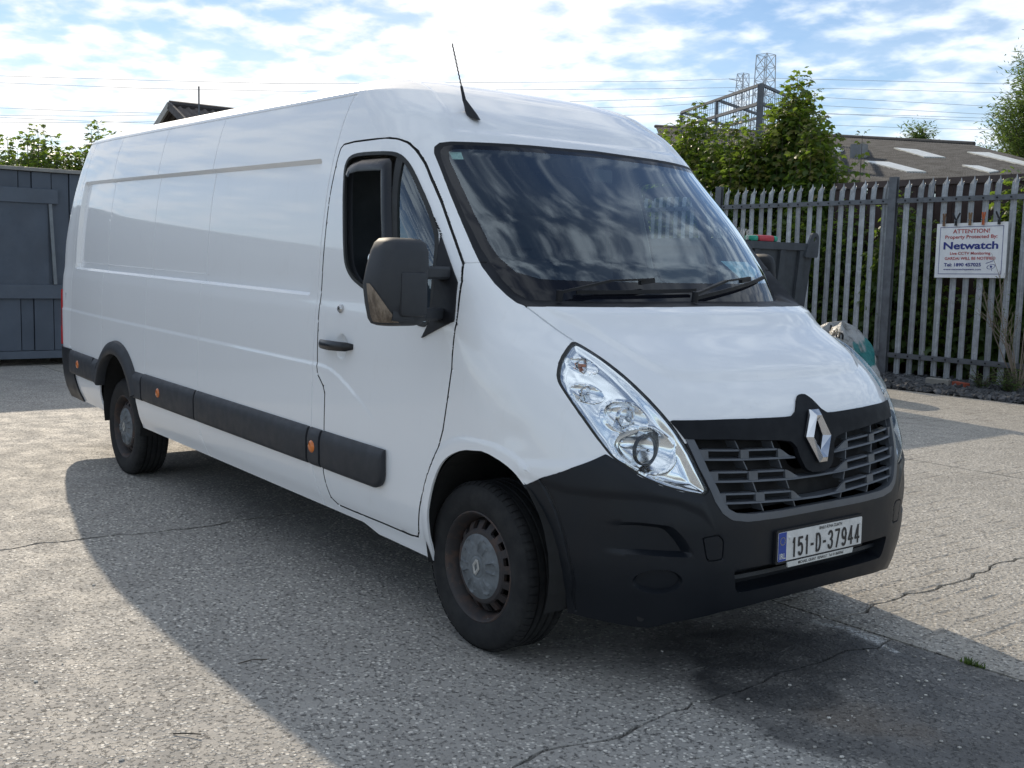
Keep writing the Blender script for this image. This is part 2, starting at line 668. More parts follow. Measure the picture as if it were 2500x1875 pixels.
def body_grid(nth=130, ns=100, dz=.0105, nt=30):
    s = np.linspace(0, 1, nth + 1)
    th = np.arcsin(np.clip(.5 * s**1.7 + .5 * np.sin(s * np.pi / 2)**1.7, 0, 1))
    th[-1] = np.pi / 2
    zs = np.linspace(.245, ZT, int((ZT - .245) / dz))
    rc = .16
    t1, t2 = np.linspace(0, 1, 76)[1:], np.linspace(0, 1, 76)[1:]
    ns = 150
    rows = []
    for z in zs:
        w, xf, x0, q = (float(pch(z, k)) for k in (WT, XF, X0, QQ))
        x, y = x0 + (xf - x0) * np.cos(th), w * np.sin(th)**(2 / q)
        xr = float(pch(z, XR))
        xs = np.r_[x0 + (-1.42 - x0) * t1, -1.42 + (xr + rc + 1.42) * t2]
        ys = sy(xs, z)
        a = np.linspace(0, np.pi / 2, 9)[1:]
        wr = ys[-1]
        xc, yc = xr + rc - rc * np.sin(a), wr - rc + rc * np.cos(a)
        xe, ye = np.full(6, xr), np.linspace(wr - rc, 0, 7)[1:]
        rows.append(np.c_[np.r_[x, xs, xc, xe], np.r_[y, ys, yc, ye], np.full(nth + 1 + ns + 14, z)])
    base = rows[-1]
    for t_ in np.linspace(0, 1, nt + 1)[1:]**1.6:
        X, Y = base[:, 0], base[:, 1]
        xs = np.clip(X, -4.6, -2.0)
        rows.append(np.c_[X + (xs - X) * t_, Y * (1 - t_), np.full(len(X), ZT + .142 * (1 - (1 - t_)**3.9))])
    P = np.array(rows)
    P[..., 1] *= -1
    return P


def smooth01(x):
    x = np.clip(x, 0, 1)
    return x * x * (3 - 2 * x)


def sdpoly(P, poly):
    """signed distance to a closed polygon, negative inside"""
    poly = np.array(poly, float)
    best = np.full(len(P), 1e9)
    ins = np.zeros(len(P), bool)
    n = len(poly)
    for i in range(n):
        a, b = poly[i], poly[(i + 1) % n]
        d = b - a
        L = d @ d
        if L < 1e-12:
            continue
        w = P - a
        t_ = np.clip((w @ d) / L, 0, 1)
        best = np.minimum(best, ((w - t_[:, None] * d)**2).sum(1))
        c = (a[1] > P[:, 1]) != (b[1] > P[:, 1])
        if a[1] != b[1]:
            ins ^= c & (P[:, 0] < (b[0] - a[0]) * (P[:, 1] - a[1]) / (b[1] - a[1]) + a[0])
    r = np.sqrt(best)
    return np.where(ins, -r, r)


def dline(P, line):
    line = np.array(line, float)
    best = np.full(len(P), 1e9)
    for a, b in zip(line[:-1], line[1:]):
        d = b - a
        w = P - a
        t_ = np.clip((w @ d) / max(d @ d, 1e-12), 0, 1)
        best = np.minimum(best, ((w - t_[:, None] * d)**2).sum(1))
    return np.sqrt(best)


def rounded(poly, r=.02, n=4):
    """round the corners of a polygon"""
    P = [np.array(p, float) for p in poly]
    out_ = []
    m = len(P)
    for i in range(m):
        a, b, c = P[i - 1], P[i], P[(i + 1) % m]
        u, v = a - b, c - b
        lu, lv = np.linalg.norm(u), np.linalg.norm(v)
        k = min(r, lu * .45, lv * .45)
        p, q = b + u / lu * k, b + v / lv * k
        for j in range(n + 1):
            s = j / n
            out_.append(tuple((1 - s)**2 * p + 2 * s * (1 - s) * b + s * s * q))
    return out_


def chaikin(poly):
    P = [np.array(p, float) for p in poly]
    o = []
    for i in range(len(P)):
        a, b = P[i], P[(i + 1) % len(P)]
        o += [tuple(a * .75 + b * .25), tuple(a * .25 + b * .75)]
    return o


class Skin:
    def __init__(self, G):
        r, c, _ = G.shape
        du = np.gradient(G, axis=1)
        dv = np.gradient(G, axis=0)
        N = np.cross(du, dv)
        L = np.linalg.norm(N, axis=2, keepdims=True)
        N = N / np.maximum(L, 1e-12)
        # outward
        cen = G.copy()
        cen[..., 1] = 0
        cen[..., 2] = 1.1
        cen[..., 0] = np.clip(cen[..., 0], -5, -.6)
        flip = ((N * (G - cen)).sum(2) < 0)
        N[flip] *= -1
        N[-1] = (0, 0, 1)
        P = G.reshape(-1, 3)
        self.A = np.hstack([P, P, N.reshape(-1, 3)])
        i = np.arange(r * c).reshape(r, c)
        a, b, cc, d = i[:-1, :-1].ravel(), i[:-1, 1:].ravel(), i[1:, 1:].ravel(), i[1:, :-1].ravel()
        # alternate diagonals are not needed at this density
        self.T = np.r_[np.c_[a, b, cc], np.c_[a, cc, d]]
        n_ = np.cross(P[self.T[:, 1]] - P[self.T[:, 0]], P[self.T[:, 2]] - P[self.T[:, 0]])
        nn = self.A[self.T, 6:9].mean(1)
        f = (n_ * nn).sum(1) < 0
        self.T[f] = self.T[f][:, ::-1]

    P = property(lambda s: s.A[:, 0:3])
    V = property(lambda s: s.A[:, 3:6])
    N = property(lambda s: s.A[:, 6:9])

    def field(self, shape, plane, dom=None, closed=True, pad=.25):
        P = self.P
        q = P[:, [0, 2]] if plane == 's' else np.c_[-np.abs(P[:, 1]), P[:, 2]]
        sh = np.array(shape)
        lo, hi = sh.min(0) - pad, sh.max(0) + pad
        m = ((q > lo) & (q < hi)).all(1)
        if dom is not None:
            m &= dom(P)
        s = np.full(len(P), pad)
        if m.any():
            s[m] = sdpoly(q[m], shape) if closed else dline(q[m], shape)
        return np.minimum(s, pad)

    def cut(self, s, eps=.0007):
        s = np.where(np.abs(s) < eps, 0.0, s)
        sg = np.sign(s)
        T = self.T
        st = sg[T]
        has = (st.max(1) > 0) & (st.min(1) < 0)
        if not has.any():
            return
        tri = T[has]
        keep = T[~has]
        nv = len(self.A)
        ea, eb = tri, np.roll(tri, -1, axis=1)
        cr = sg[ea] * sg[eb] < 0
        lo, hi = np.minimum(ea, eb), np.maximum(ea, eb)
        key = lo.astype(np.int64) * nv + hi
        uk, inv = np.unique(key[cr], return_inverse=True)
        a, b = uk // nv, uk % nv
        t_ = (s[a] / (s[a] - s[b]))[:, None]
        newA = self.A[a] * (1 - t_) + self.A[b] * t_
        e = np.full(tri.shape, -1)
        e[cr] = nv + inv
        out_ = [keep]
        cnt = cr.sum(1)
        for k in range(3):
            k1, k2 = (k + 1) % 3, (k + 2) % 3
            m = (cnt == 2) & cr[:, k] & cr[:, k2]
            if m.any():
                v, v1, v2, e0, e2 = tri[m, k], tri[m, k1], tri[m, k2], e[m, k], e[m, k2]
                out_ += [np.c_[v, e0, e2], np.c_[e0, v1, v2], np.c_[e0, v2, e2]]
            m = (cnt == 1) & cr[:, k]
            if m.any():
                v, v1, v2, e0 = tri[m, k], tri[m, k1], tri[m, k2], e[m, k]
                out_ += [np.c_[v, e0, v2], np.c_[e0, v1, v2]]
        self.A = np.vstack([self.A, newA])
        self.T = np.vstack(out_)

    def step(self, poly, plane, width, depth, dom=None, soft=False, fade=None):
        """push the inside of a polygon out (depth > 0) or in"""
        self.cut(self.field(poly, plane, dom))
        if not soft:
            self.cut(self.field(poly, plane, dom) + width)
        s = self.field(poly, plane, dom)
        depth = depth * (fade(self.P) if fade else 1.0)
        self.A[:, 3:6] += self.N * (depth * (smooth01(-s / width) if soft else np.clip(-s / width, 0, 1)))[:, None]

    def signed(self, line, plane, dom, closed):
        if closed:
            return self.field(line, plane, dom)
        P = self.P
        q = P[:, [0, 2]] if plane == 's' else np.c_[-np.abs(P[:, 1]), P[:, 2]]
        ln = np.array(line, float)
        best, sg = np.full(len(q), 1e9), np.ones(len(q))
        for a, b in zip(ln[:-1], ln[1:]):
            d = b - a
            w = q - a
            t_ = np.clip((w @ d) / (d @ d), 0, 1)
            r = ((w - t_[:, None] * d)**2).sum(1)
            m = r < best - 1e-12
            best[m] = r[m]
            sg[m] = np.sign(d[0] * w[m, 1] - d[1] * w[m, 0])
        r = np.sqrt(best)
        if dom is not None:
            r[~dom(P)] = 9
        return np.where(r > .09, 0.0, r * sg)

    def groove(self, line, plane, hw=.0035, depth=.007, dom=None, closed=False):
        self.cut(self.signed(line, plane, dom, closed), eps=.0003)
        f = lambda: np.abs(self.field(line, plane, dom, closed))
        self.cut(f() - hw)
        self.cut(f() - hw * .45)
        s = f()
        self.A[:, 3:6] -= self.N * (depth * np.clip((hw - s) / (hw * .55), 0, 1))[:, None]

    def refine(self, x0, x1, z0, z1, st, plane='s'):
        for ax, lo, hi in ((0, x0, x1), (2, z0, z1)):
            for v in np.arange(lo, hi, st):
                P = self.P
                m = (P[:, 0] > x0 - .03) & (P[:, 0] < x1 + .03) & (P[:, 2] > z0 - .03) & (P[:, 2] < z1 + .03) & (np.abs(P[:, 1]) > .8)
                self.cut(np.where(m, P[:, ax] - v, 0.0), eps=1e-5)

    def cen(self):
        return self.P[self.T].mean(1)

    def inside(self, poly, plane, dom=None, grow=0.0):
        c = self.cen()
        q = c[:, [0, 2]] if plane == 's' else np.c_[-np.abs(c[:, 1]), c[:, 2]]
        sh = np.array(poly)
        lo, hi = sh.min(0) - .1, sh.max(0) + .1
        m = ((q > lo) & (q < hi)).all(1)
        if dom is not None:
            m &= dom(c)
        r = np.zeros(len(c), bool)
        if m.any():
            r[m] = sdpoly(q[m], poly) < grow
        return r


def skin_part(sk, mask, name, mat, parent, side='both', off=0.0, rim=0.0, angle=28, xoff=0.0):
    """side: 'join' = both halves in one mesh, 'near' = visible side, 'far' = its mirror image"""
    T = sk.T[mask]
    if len(T) == 0:
        return None
    used, inv = np.unique(T, return_inverse=True)
    T = inv.reshape(-1, 3)
    V = sk.V[used] + sk.N[used] * off
    V[:, 0] += xoff
    N = sk.N[used]
    onaxis = np.abs(sk.P[used][:, 1]) < 1e-6
    if rim:
        e = np.r_[T[:, [0, 1]], T[:, [1, 2]], T[:, [2, 0]]]
        k = np.sort(e, axis=1)
        ky = k[:, 0].astype(np.int64) * len(V) + k[:, 1]
        u, first, cnt = np.unique(ky, return_index=True, return_counts=True)
        be = e[first[cnt == 1]]
        be = be[~(onaxis[be].all(1))]
        bv, binv = np.unique(be, return_inverse=True)
        binv = binv.reshape(-1, 2)
        n0 = len(V)
        V = np.vstack([V, V[bv] - N[bv] * rim])
        onaxis = np.r_[onaxis, onaxis[bv]]
        a, b = be[:, 0], be[:, 1]
        a2, b2 = binv[:, 0] + n0, binv[:, 1] + n0
        T = np.vstack([T, np.c_[a, a2, b2], np.c_[a, b2, b]])
    V = rake(V)
    if side in ('join', 'far'):
        W = V * np.array([1, -1, 1])
        F = T[:, ::-1]
        if side == 'far':
            V, T = W, F
        else:
            m = np.arange(len(V)) + len(V)
            m[onaxis] = np.where(onaxis)[0]
            T = np.vstack([T, m[F]])
            V = np.vstack([V, W])
    me = bpy.data.meshes.new(name)
    me.vertices.add(len(V))
    me.vertices.foreach_set('co', V.astype(np.float32).ravel())
    me.loops.add(len(T) * 3)
    me.loops.foreach_set('vertex_index', T.astype(np.int32).ravel())
    me.polygons.add(len(T))
    me.polygons.foreach_set('loop_start', np.arange(0, len(T) * 3, 3, dtype=np.int32))
    me.polygons.foreach_set('loop_total', np.full(len(T), 3, dtype=np.int32))
    me.update(calc_edges=True)
    me.validate()
    # drop orphan vertices of merged seam
    bm = bmesh.new()
    bm.from_mesh(me)
    lone = [v for v in bm.verts if not v.link_faces]
    if lone:
        bmesh.ops.delete(bm, geom=lone, context='VERTS')
    bm.to_mesh(me)
    bm.free()
    me.materials.append(mat)
    me.shade_smooth()
    me.set_sharp_from_angle(angle=rad(angle))
    o = bpy.data.objects.new(name, me)
    return link(o, parent)


# --- paint and plastics
t = NT("white van paint")
dirt = t.ramp(t.noise(3.0, 6, .7), .55, .85, 0, .14)
spk = t.math('MULTIPLY', t.ramp(t.noise(60, 3, .7), .68, .74), .12)
strk = t.ramp(t.noise(5, 5, .7, t.scalevec((5, 5, .7))), .56, .80, 0, .13)
t.set(col=t.mix(t.math('MINIMUM', t.math('ADD', t.math('ADD', dirt, spk), strk), .4), (.84, .85, .86), (.56, .53, .48)), rough=.38, coat=.9, coat_rough=.035, spec=.5,
      normal=t.bump(t.noise(2.2, 2), .07, .02))
m_paint = t.m
t = NT("charcoal bumper plastic")
sc_ = t.ramp(t.noise(40, 4, .7, t.scalevec((1, 1, 6))), .66, .74, 0, .35)
t.set(col=t.mix(sc_, t.mix(t.noise(4, 4), (.0042, .0062, .0098), (.0070, .0095, .0138)), (.026, .031, .038)), rough=t.ramp(t.noise(6, 4), .3, .7, .36, .52), spec=.34,
      normal=t.bump(t.noise(650, 2), .12, .001))
m_bump = t.m
m_clad = simple("dark grey cladding plastic", (.026, .029, .035), .55, var=.12, bump=.12, bscale=600, bdist=.001)
m_black = simple("black trim plastic", (.009, .010, .013), .55, spec=.35, bump=.1, bscale=600, bdist=.001)
m_gloss = simple("satin black plastic", (.006, .007, .010), .32, var=.1)
m_rubber = simple("window rubber", (.016, .017, .017), .6)
m_strip = simple("matt black strip", (.0055, .007, .010), .62, spec=.22, var=.1)
m_void = simple("dark cavity", (.006, .006, .007), .8)
m_grille = simple("grey grille plastic", (.085, .094, .108), .42, bump=.06, bscale=500, bdist=.001)
m_chrome = simple("chrome", (.62, .64, .67), .07, metal=1.0, var=.02)
m_reflector = simple("headlamp reflector", (.93, .94, .95), .13, metal=1.0, var=.03)
m_screen = glassmat("windscreen glass", (.74, .82, .81), 1.78, boost=1.8)
m_glass = glassmat("door glass", (.72, .79, .79), 1.78, boost=1.8)
m_lens = glassmat("headlamp lens", (.93, .95, .96), 1.5)
m_orange = simple("orange marker lens", (.62, .16, .02), .22, coat=.6, var=.15)
m_red = simple("red lamp lens", (.42, .012, .012), .15, coat=.6)
m_lining = simple("cab lining", (.055, .060, .070), .8)
m_under = simple("underbody", (.012, .012, .012), .9)
t = NT("glass edge band")
t.set(col=t.mix(t.noise(8, 3), (.006, .007, .012), (.010, .011, .016)), rough=.04, spec=.38)
m_frit = t.m

van = thing('delivery_van', (0, 0, 0), 'long white high-roof panel van with dark bumpers parked in the concrete yard', 'van')

SK = Skin(body_grid())
front = lambda P: P[:, 0] > -1.25
side_ = lambda P: np.abs(P[:, 1]) > .74

# outlines: 'f' = front view (-|y|, z0), 's' = side view (x, z0)
SCREEN = [(0, 2.075), (-.2, 2.07), (-.38, 2.068), (-.58, 2.063), (-.75, 2.058), (-.795, 2.050), (-.82, 2.03), (-.833, 2.0), (-.843, 1.938), (-.863, 1.822), (-.877, 1.72), (-.894, 1.58), (-.899, 1.525), (-.894, 1.464), (-.881, 1.419), (-.867, 1.393), (-.845, 1.381), (-.7, 1.385), (-.458, 1.389), (0, 1.393), (.05, 1.393), (.05, 2.075)]
GLASS = [(0, 2.06), (-.2, 2.055), (-.38, 2.053), (-.58, 2.048), (-.745, 2.043), (-.785, 2.033), (-.806, 2.012), (-.817, 1.98), (-.829, 1.92), (-.846, 1.82), (-.857, 1.72), (-.856, 1.60), (-.848, 1.54), (-.832, 1.48), (-.806, 1.43), (-.770, 1.402), (-.6, 1.402), (0, 1.407), (.05, 1.407), (.05, 2.06)]
CLEAR = [(0, 2.040), (-.38, 2.034), (-.58, 2.029), (-.745, 2.024), (-.776, 2.012), (-.793, 1.97), (-.806, 1.88), (-.822, 1.75), (-.824, 1.62), (-.812, 1.56), (-.778, 1.51), (-.70, 1.485), (-.5, 1.482), (0, 1.482), (.05, 1.482), (.05, 2.03)]
WINDOW = [(-1.085, 1.712), (-1.123, 1.876), (-1.142, 1.952), (-1.126, 1.996), (-1.07, 2.015), (-.947, 2.017), (-.76, 2.011), (-.699, 1.998), (-.641, 1.964), (-.58, 1.91), (-.515, 1.845), (-.436, 1.764), (-.378, 1.696), (-.335, 1.64), (-.306, 1.56), (-.292, 1.46), (-.290, 1.36), (-.300, 1.29), (-.325, 1.27), (-.37, 1.271), (-.409, 1.281), (-.61, 1.335), (-.806, 1.39), (-.886, 1.411), (-.975, 1.447), (-1.031, 1.501), (-1.052, 1.562)]
SAIL = [(-.43, 1.755), (-.345, 1.664), (-.170, 1.462), (-.132, 1.308), (-.338, 1.226), (-.285, 1.30), (-.285, 1.44), (-.300, 1.55), (-.330, 1.645)]
DOOR = [(-1.24, 1.8), (-1.225, 2.0), (-1.215, 2.045), (-1.19, 2.064), (-1.097, 2.071), (-.819, 2.073), (-.747, 2.066), (-.69, 2.047), (-.635, 2.01), (-.57, 1.955), (-.407, 1.787), (-.279, 1.643), (-.186, 1.538), (-.155, 1.464), (-.119, 1.3), (-.117, 1.122), (-.166, .869), (-.196, .79), (-.275, .655), (-.322, .549), (-.365, .40), (-.385, .375), (-.456, .368), (-1.07, .374), (-1.13, .40), (-1.155, .46), (-1.169, .521), (-1.157, .705), (-1.156, .895), (-1.175, .93), (-1.233, .979), (-1.245, 1.034), (-1.25, 1.3), (-1.245, 1.5)]
LAMP = [(-.786, 1.267), (-.825, 1.243), (-.871, 1.204), (-.902, 1.155), (-.912, 1.124), (-.912, 1.101), (-.908, 1.061), (-.897, 1.006), (-.882, .950), (-.864, .901), (-.854, .878), (-.834, .857), (-.795, .819), (-.743, .791), (-.683, .771), (-.572, .749), (-.602, .831), (-.619, .890), (-.645, .959), (-.668, 1.010), (-.691, 1.063), (-.710, 1.112), (-.726, 1.157), (-.742, 1.195), (-.759, 1.229), (-.772, 1.252)]
STRIP = [(.05, 1.075), (0, 1.075), (-.022, 1.073), (-.045, 1.058), (-.078, 1.020), (-.108, 1.004), (-.15, 1.003), (-.45, 1.010), (-.667, 1.010), (-.632, .947), (-.473, .942), (-.20, .922), (-.142, .913), (-.116, .891), (-.105, .851), (-.08, .808), (-.045, .792), (0, .790), (.05, .790)]
FRAME = [(.05, .80), (0, .80), (-.045, .80), (-.08, .812), (-.105, .853), (-.116, .893), (-.142, .915), (-.20, .924), (-.473, .944), (-.632, .949), (-.608, .855), (-.561, .731), (-.533, .687), (-.492, .661), (-.421, .649), (-.25, .645), (0, .645), (.05, .645)]
MOUTH = [(.05, .80), (0, .80), (-.045, .80), (-.08, .812), (-.105, .853), (-.116, .893), (-.142, .915), (-.20, .924), (-.473, .944), (-.603, .948), (-.572, .840), (-.527, .727), (-.506, .702), (-.471, .684), (-.40, .675), (-.25, .671), (0, .671), (.05, .671)]
BUMPER = [(.05, .645), (0, .645), (-.25, .645), (-.421, .649), (-.492, .661), (-.533, .687), (-.561, .731), (-.574, .749), (-.683, .771), (-.743, .791), (-.795, .819), (-.834, .857), (-.858, .882), (-.865, .888), (-.93, .833), (-.981, .779), (-1.003, .738), (-1.2, .738), (-1.2, .1), (.05, .1)]
ARCH_F = [(-.289, .15), (-.289, .302), (-.272, .489), (-.252, .573), (-.212, .672), (-.155, .749), (-.071, .796), (.019, .822), (.104, .831), (.166, .82), (.225, .803), (.282, .777), (.335, .732), (.399, .639), (.446, .556), (.476, .428), (.475, .281), (.47, .15)]
ARCH_R = [(-4.20 + .407 * math.cos(a), .40 + .407 * math.sin(a)) for a in np.linspace(0, math.pi, 21)]
ARCH_R = [(-3.79, .2), (-3.793, .3)] + ARCH_R + [(-4.592, .3), (-4.60, .2)]
DOME = [(.05, 1.39), (.05, 1.128), (0, 1.128), (-.269, 1.13), (-.47, 1.132), (-.565, 1.14), (-.612, 1.157), (-.652, 1.193), (-.707, 1.287), (-.789, 1.35), (-.80, 1.39)]
RECESS = rounded([(-1.375, 2.007), (-1.36, 1.345), (-5.29, 1.345), (-5.24, 2.007)], .03)
LEDGE = rounded([(-2.66, 1.345), (-2.70, 1.405), (-5.275, 1.405), (-5.29, 1.345)], .02)
LOWER = [(-5.9, 1.035), (-1.26, 1.035), (-1.19, 1.033), (-1.10, 1.022), (-1.013, .995), (-.856, .925), (-.705, .845), (-.62, .79), (-.56, .70), (-.53, .60), (-.52, .2), (-5.9, .2)]
REAR = [(-5.335, .722), (-5.30, .62), (-5.245, .52), (-5.14, .335), (-5.14, .1), (-6, .1), (-6, .722)]

LAMP_S = chaikin(LAMP)
ARCH_F = [ARCH_F[0]] + chaikin(chaikin(ARCH_F[1:-1]))[3:-4] + [ARCH_F[-1]]
ARCH_F = [(-.289, .15), (-.289, .30)] + [p for p in ARCH_F if p[1] > .31] + [(.474, .29), (.47, .15)]
WINDOW = chaikin(WINDOW)
# bottom edge of body and bumper
P = SK.P
SBOT = [(-6, .335), (-.86, .335), (-.74, .302), (-.2, .292)]


def zbot(P):
    a = np.abs(P[:, 1])
    fr = np.interp(a, [0, .3, .5, .67, .73, .80, .9, 1.1], [.330, .328, .318, .288, .260, .264, .276, .285])
    return np.where(P[:, 0] > .2, fr, np.interp(P[:, 0], [-6, -.86, -.74, -.2], [.335, .335, .302, .292]))


SK.cut(SK.P[:, 2] - zbot(SK.P))
for a in (ARCH_F, ARCH_R):
    SK.cut(SK.field(a, 's', lambda P: np.abs(P[:, 1]) > .6))
# drop what lies below / inside the arches
c = SK.cen()
drop = (c[:, 2] < zbot(c)) | SK.inside(ARCH_F, 's', lambda P: np.abs(P[:, 1]) > .6) | SK.inside(ARCH_R, 's', lambda P: np.abs(P[:, 1]) > .6)
SK.T = SK.T[~drop]

rear_side = lambda P: (np.abs(P[:, 1]) > .7) & (P[:, 0] < -.45)
# pressed flank panels and swages
SK.step(RECESS, 's', .016, -.028, rear_side)
SK.step(LEDGE, 's', .006, -.005, rear_side)
SK.step(LOWER, 's', .018, .005, lambda P: np.abs(P[:, 1]) > .8, fade=lambda P: smooth01((-.62 - P[:, 0]) / .35))
# arch lip
AL = [(x * 1.0 + (.045 if x > .1 else -.05), z + .045) if z > .35 else (x + (.045 if x > .1 else -.05), z) for x, z in ARCH_F]
SK.step(AL, 's', .018, .006, lambda P: (np.abs(P[:, 1]) > .9) & (P[:, 0] < .34), soft=True)
# bonnet dome, roof front panel
SK.step(DOME, 'f', .035, .013, lambda P: (P[:, 0] > .0) & (P[:, 2] < 1.4), soft=True)
ROOFP = [(.05, 2.10), (-.735, 2.10), (-.702, 2.19), (-.655, 2.30), (-.60, 2.42), (-.60, 2.6), (.05, 2.6)]
SK.step(ROOFP, 'f', .03, -.008, lambda P: P[:, 0] > -1.6, soft=True)
# seams
tall = lambda P: np.abs(P[:, 1]) > .74
for x in (-2.72, -3.62, -4.53):
    SK.groove([(x, .72), (x, 2.30)], 's', .0036, .009, tall)
SK.groove([(-2.66, .335), (-2.70, .45), (-2.72, .54)], 's', .003, .005, tall)
SK.groove([(-1.225, .335), (-1.28, .52), (-1.285, .72), (-1.285, 1.04), (-1.28, 1.5), (-1.265, 2.01), (-1.245, 2.17), (-1.22, 2.30)], 's', .0036, .008, tall)
SK.groove([(-1.2, 2.302), (-5.6, 2.302)], 's', .005, .006, lambda P: (np.abs(P[:, 1]) > .7) & (P[:, 0] < -1.15))
SK.groove([(-5.40, .74), (-5.36, 1.4), (-5.29, 2.0), (-5.20, 2.30)], 's', .003, .005, tall)
SK.groove(DOOR, 's', .0042, .012, tall, closed=True)
SK.groove([(-.186, 1.538), (-.10, 1.545)], 's', .003, .004, lambda P: np.abs(P[:, 1]) > .86)
# bonnet / wing shut line
SK.groove([(-.847, 1.381), (-.815, 1.32), (-.787, 1.268)], 'f', .0038, .010, lambda P: P[:, 0] > 0)
# door-handle bowl
BOWL = [(-1.012 + .058 * math.cos(a), 1.132 + .058 * math.sin(a)) for a in np.linspace(0, 2 * math.pi, 25)[:-1]]
SK.step(BOWL, 's', .03, -.016, tall, soft=False)
# dent on the wing
d_ = ((SK.P - np.array([.257, -1.011, .911]))**2 * np.array([1, 1, 2.0])).sum(1)
SK.A[:, 3:6] -= SK.N * (.006 * np.exp(-d_ / .004))[:, None]

# bumper relief
fb = lambda P: P[:, 0] > .3
POCKET = rounded([(-.915, .655), (-.80, .660), (-.716, .651), (-.675, .606), (-.643, .551), (-.657, .537), (-.80, .544), (-.90, .538)], .02)
SK.cut(SK.field(BUMPER, 'f', lambda P: P[:, 0] > .1))
SK.cut(SK.field(POCKET, 'f', fb))
SK.cut(SK.field(POCKET, 'f', fb) + .015)
s = SK.field(POCKET, 'f', fb)
SK.A[:, 3] -= .036 * np.clip(-s / .015, 0, 1) * smooth01((SK.P[:, 1] + .90) / .14)
SK.step([(-.742 + .070 * math.cos(a), .447 + .046 * math.sin(a)) for a in np.linspace(0, 2 * math.pi, 29)[:-1]], 'f', .008, -.022, fb)
TOW = rounded([(-.612, .607), (-.552, .613), (-.528, .590), (-.530, .522), (-.592, .520)], .012)
SK.groove(TOW, 'f', .0028, .006, fb, closed=True)
LOWG = rounded([(.06, .476), (-.477, .476), (-.452, .386), (.06, .386)], .02)
SK.cut(SK.field(LOWG, 'f', fb))
SK.cut(SK.field(LOWG, 'f', fb) + .012)
s = SK.field(LOWG, 'f', fb)
SK.A[:, 3] -= .07 * np.clip(-s / .012, 0, 1)
SK.groove([(-.985, .767), (-.964, .662), (-.940, .492), (-.905, .34), (-.89, .29)], 'f', .003, .006, fb)
# bumper shoulder crease below the lamp
SHO = [(-1.1, .80), (-.865, .886), (-.834, .857), (-.795, .819), (-.743, .791), (-.683, .771), (-.60, .752), (-.58, .70), (-.56, .62), (-.62, .68), (-.70, .72), (-.80, .735), (-.95, .73)]
SK.step(SHO, 'f', .03, .006, fb, soft=True)

# openings
SK.refine(-.46, -.09, 1.20, 1.78, .011)
ws = lambda P: (P[:, 0] > -1.2) & (P[:, 2] > 1.3)
SK.cut(SK.field(SCREEN, 'f', ws))
SK.cut(SK.field(SCREEN, 'f', ws) + .006)
SK.cut(SK.field(GLASS, 'f', ws))
SK.cut(SK.field(CLEAR, 'f', ws))
for Pg in (WINDOW, SAIL):
    SK.cut(SK.field(Pg, 's', side_))
SK.cut(SK.field(WINDOW, 's', side_) + .016)
DIV = [(-.498, 1.2), (-.687, 2.05), (-.725, 2.05), (-.536, 1.2)]
QTR = [(-.498, 1.2), (-.687, 2.05), (-.1, 2.05), (-.1, 1.2)]
DSEL = lambda P: (np.abs(P[:, 1]) > .74) & (P[:, 2] > 1.22) & (P[:, 2] < 2.04)
for a_, b_ in ((0, 1), (3, 2)):
    SK.cut(SK.signed([DIV[a_], DIV[b_]], 's', side_, False))
lampd = lambda P: P[:, 0] > .1
SK.cut(SK.field(LAMP_S, 'f', lampd))
SK.cut(SK.field(LAMP_S, 'f', lampd) + .0065)
for Pg in (STRIP, FRAME, MOUTH):
    SK.cut(SK.field(Pg, 'f', lampd))
SK.cut(SK.field(REAR, 's', lambda P: P[:, 0] < -4.9))

# lamp lens bulges out of the corner
sL = SK.field(LAMP_S, 'f', lampd)
SK.A[:, 3:6] += SK.N * (.015 * smooth01(-sL / .06) * (sL < 0))[:, None]
# glass lies deeper than the wings at its foot
sS, sG = SK.field(SCREEN, 'f', ws), SK.field(GLASS, 'f', ws)
bl = np.where(sG <= 0, 1.0, np.where(sS >= 0, 0.0, np.clip(-sS, 0, None) / np.maximum(-sS + sG, 1e-6)))
sh = pch(SK.P[:, 2], [(1.37, -.147), (1.45, -.10), (1.57, -.04), (1.75, -.006), (1.85, -.004), (2.2, -.004)])
SK.A[:, 3] += bl * sh

inS, inG, inC = SK.inside(SCREEN, 'f', ws), SK.inside(GLASS, 'f', ws), SK.inside(CLEAR, 'f', ws)
inW = SK.inside(WINDOW, 's', side_)
inWi = SK.inside(WINDOW, 's', side_, grow=-.016)
inSail = SK.inside(SAIL, 's', side_) & ~inW
inD = SK.inside(DOOR, 's', tall, grow=-.0038)
inL, inLi = SK.inside(LAMP_S, 'f', lampd), SK.inside(LAMP_S, 'f', lampd, grow=-.0065)
inStrip = SK.inside(STRIP, 'f', lampd) & ~inL
inFrame = SK.inside(FRAME, 'f', lampd) & ~inL & ~inStrip
inMouth = SK.inside(MOUTH, 'f', lampd) & ~inL & ~inStrip
inB = SK.inside(BUMPER, 'f', lambda P: P[:, 0] > .1) & ~inL & ~inFrame & ~inStrip
inRear = SK.inside(REAR, 's', lambda P: P[:, 0] < -4.9)
c = SK.cen()
inB |= (c[:, 0] > .5) & (c[:, 2] < .93) & (np.abs(c[:, 1]) < .66) & ~inL & ~inFrame & ~inStrip
# bonnet: between shut lines, ahead of the screen, above the strip
BON = [(.05, 1.393), (-.458, 1.389), (-.7, 1.385), (-.847, 1.381), (-.815, 1.32), (-.787, 1.268)] + LAMP[:15:-1] + [(-.65, 1.0), (-.5, .98), (.05, .98)]
inBon = SK.inside(BON, 'f', lambda P: P[:, 0] > .0) & ~inS & ~inL & ~inStrip & ~inB & ~inFrame
quarter = SK.inside(QTR, 's', side_)
divider = SK.inside(DIV, 's', side_)

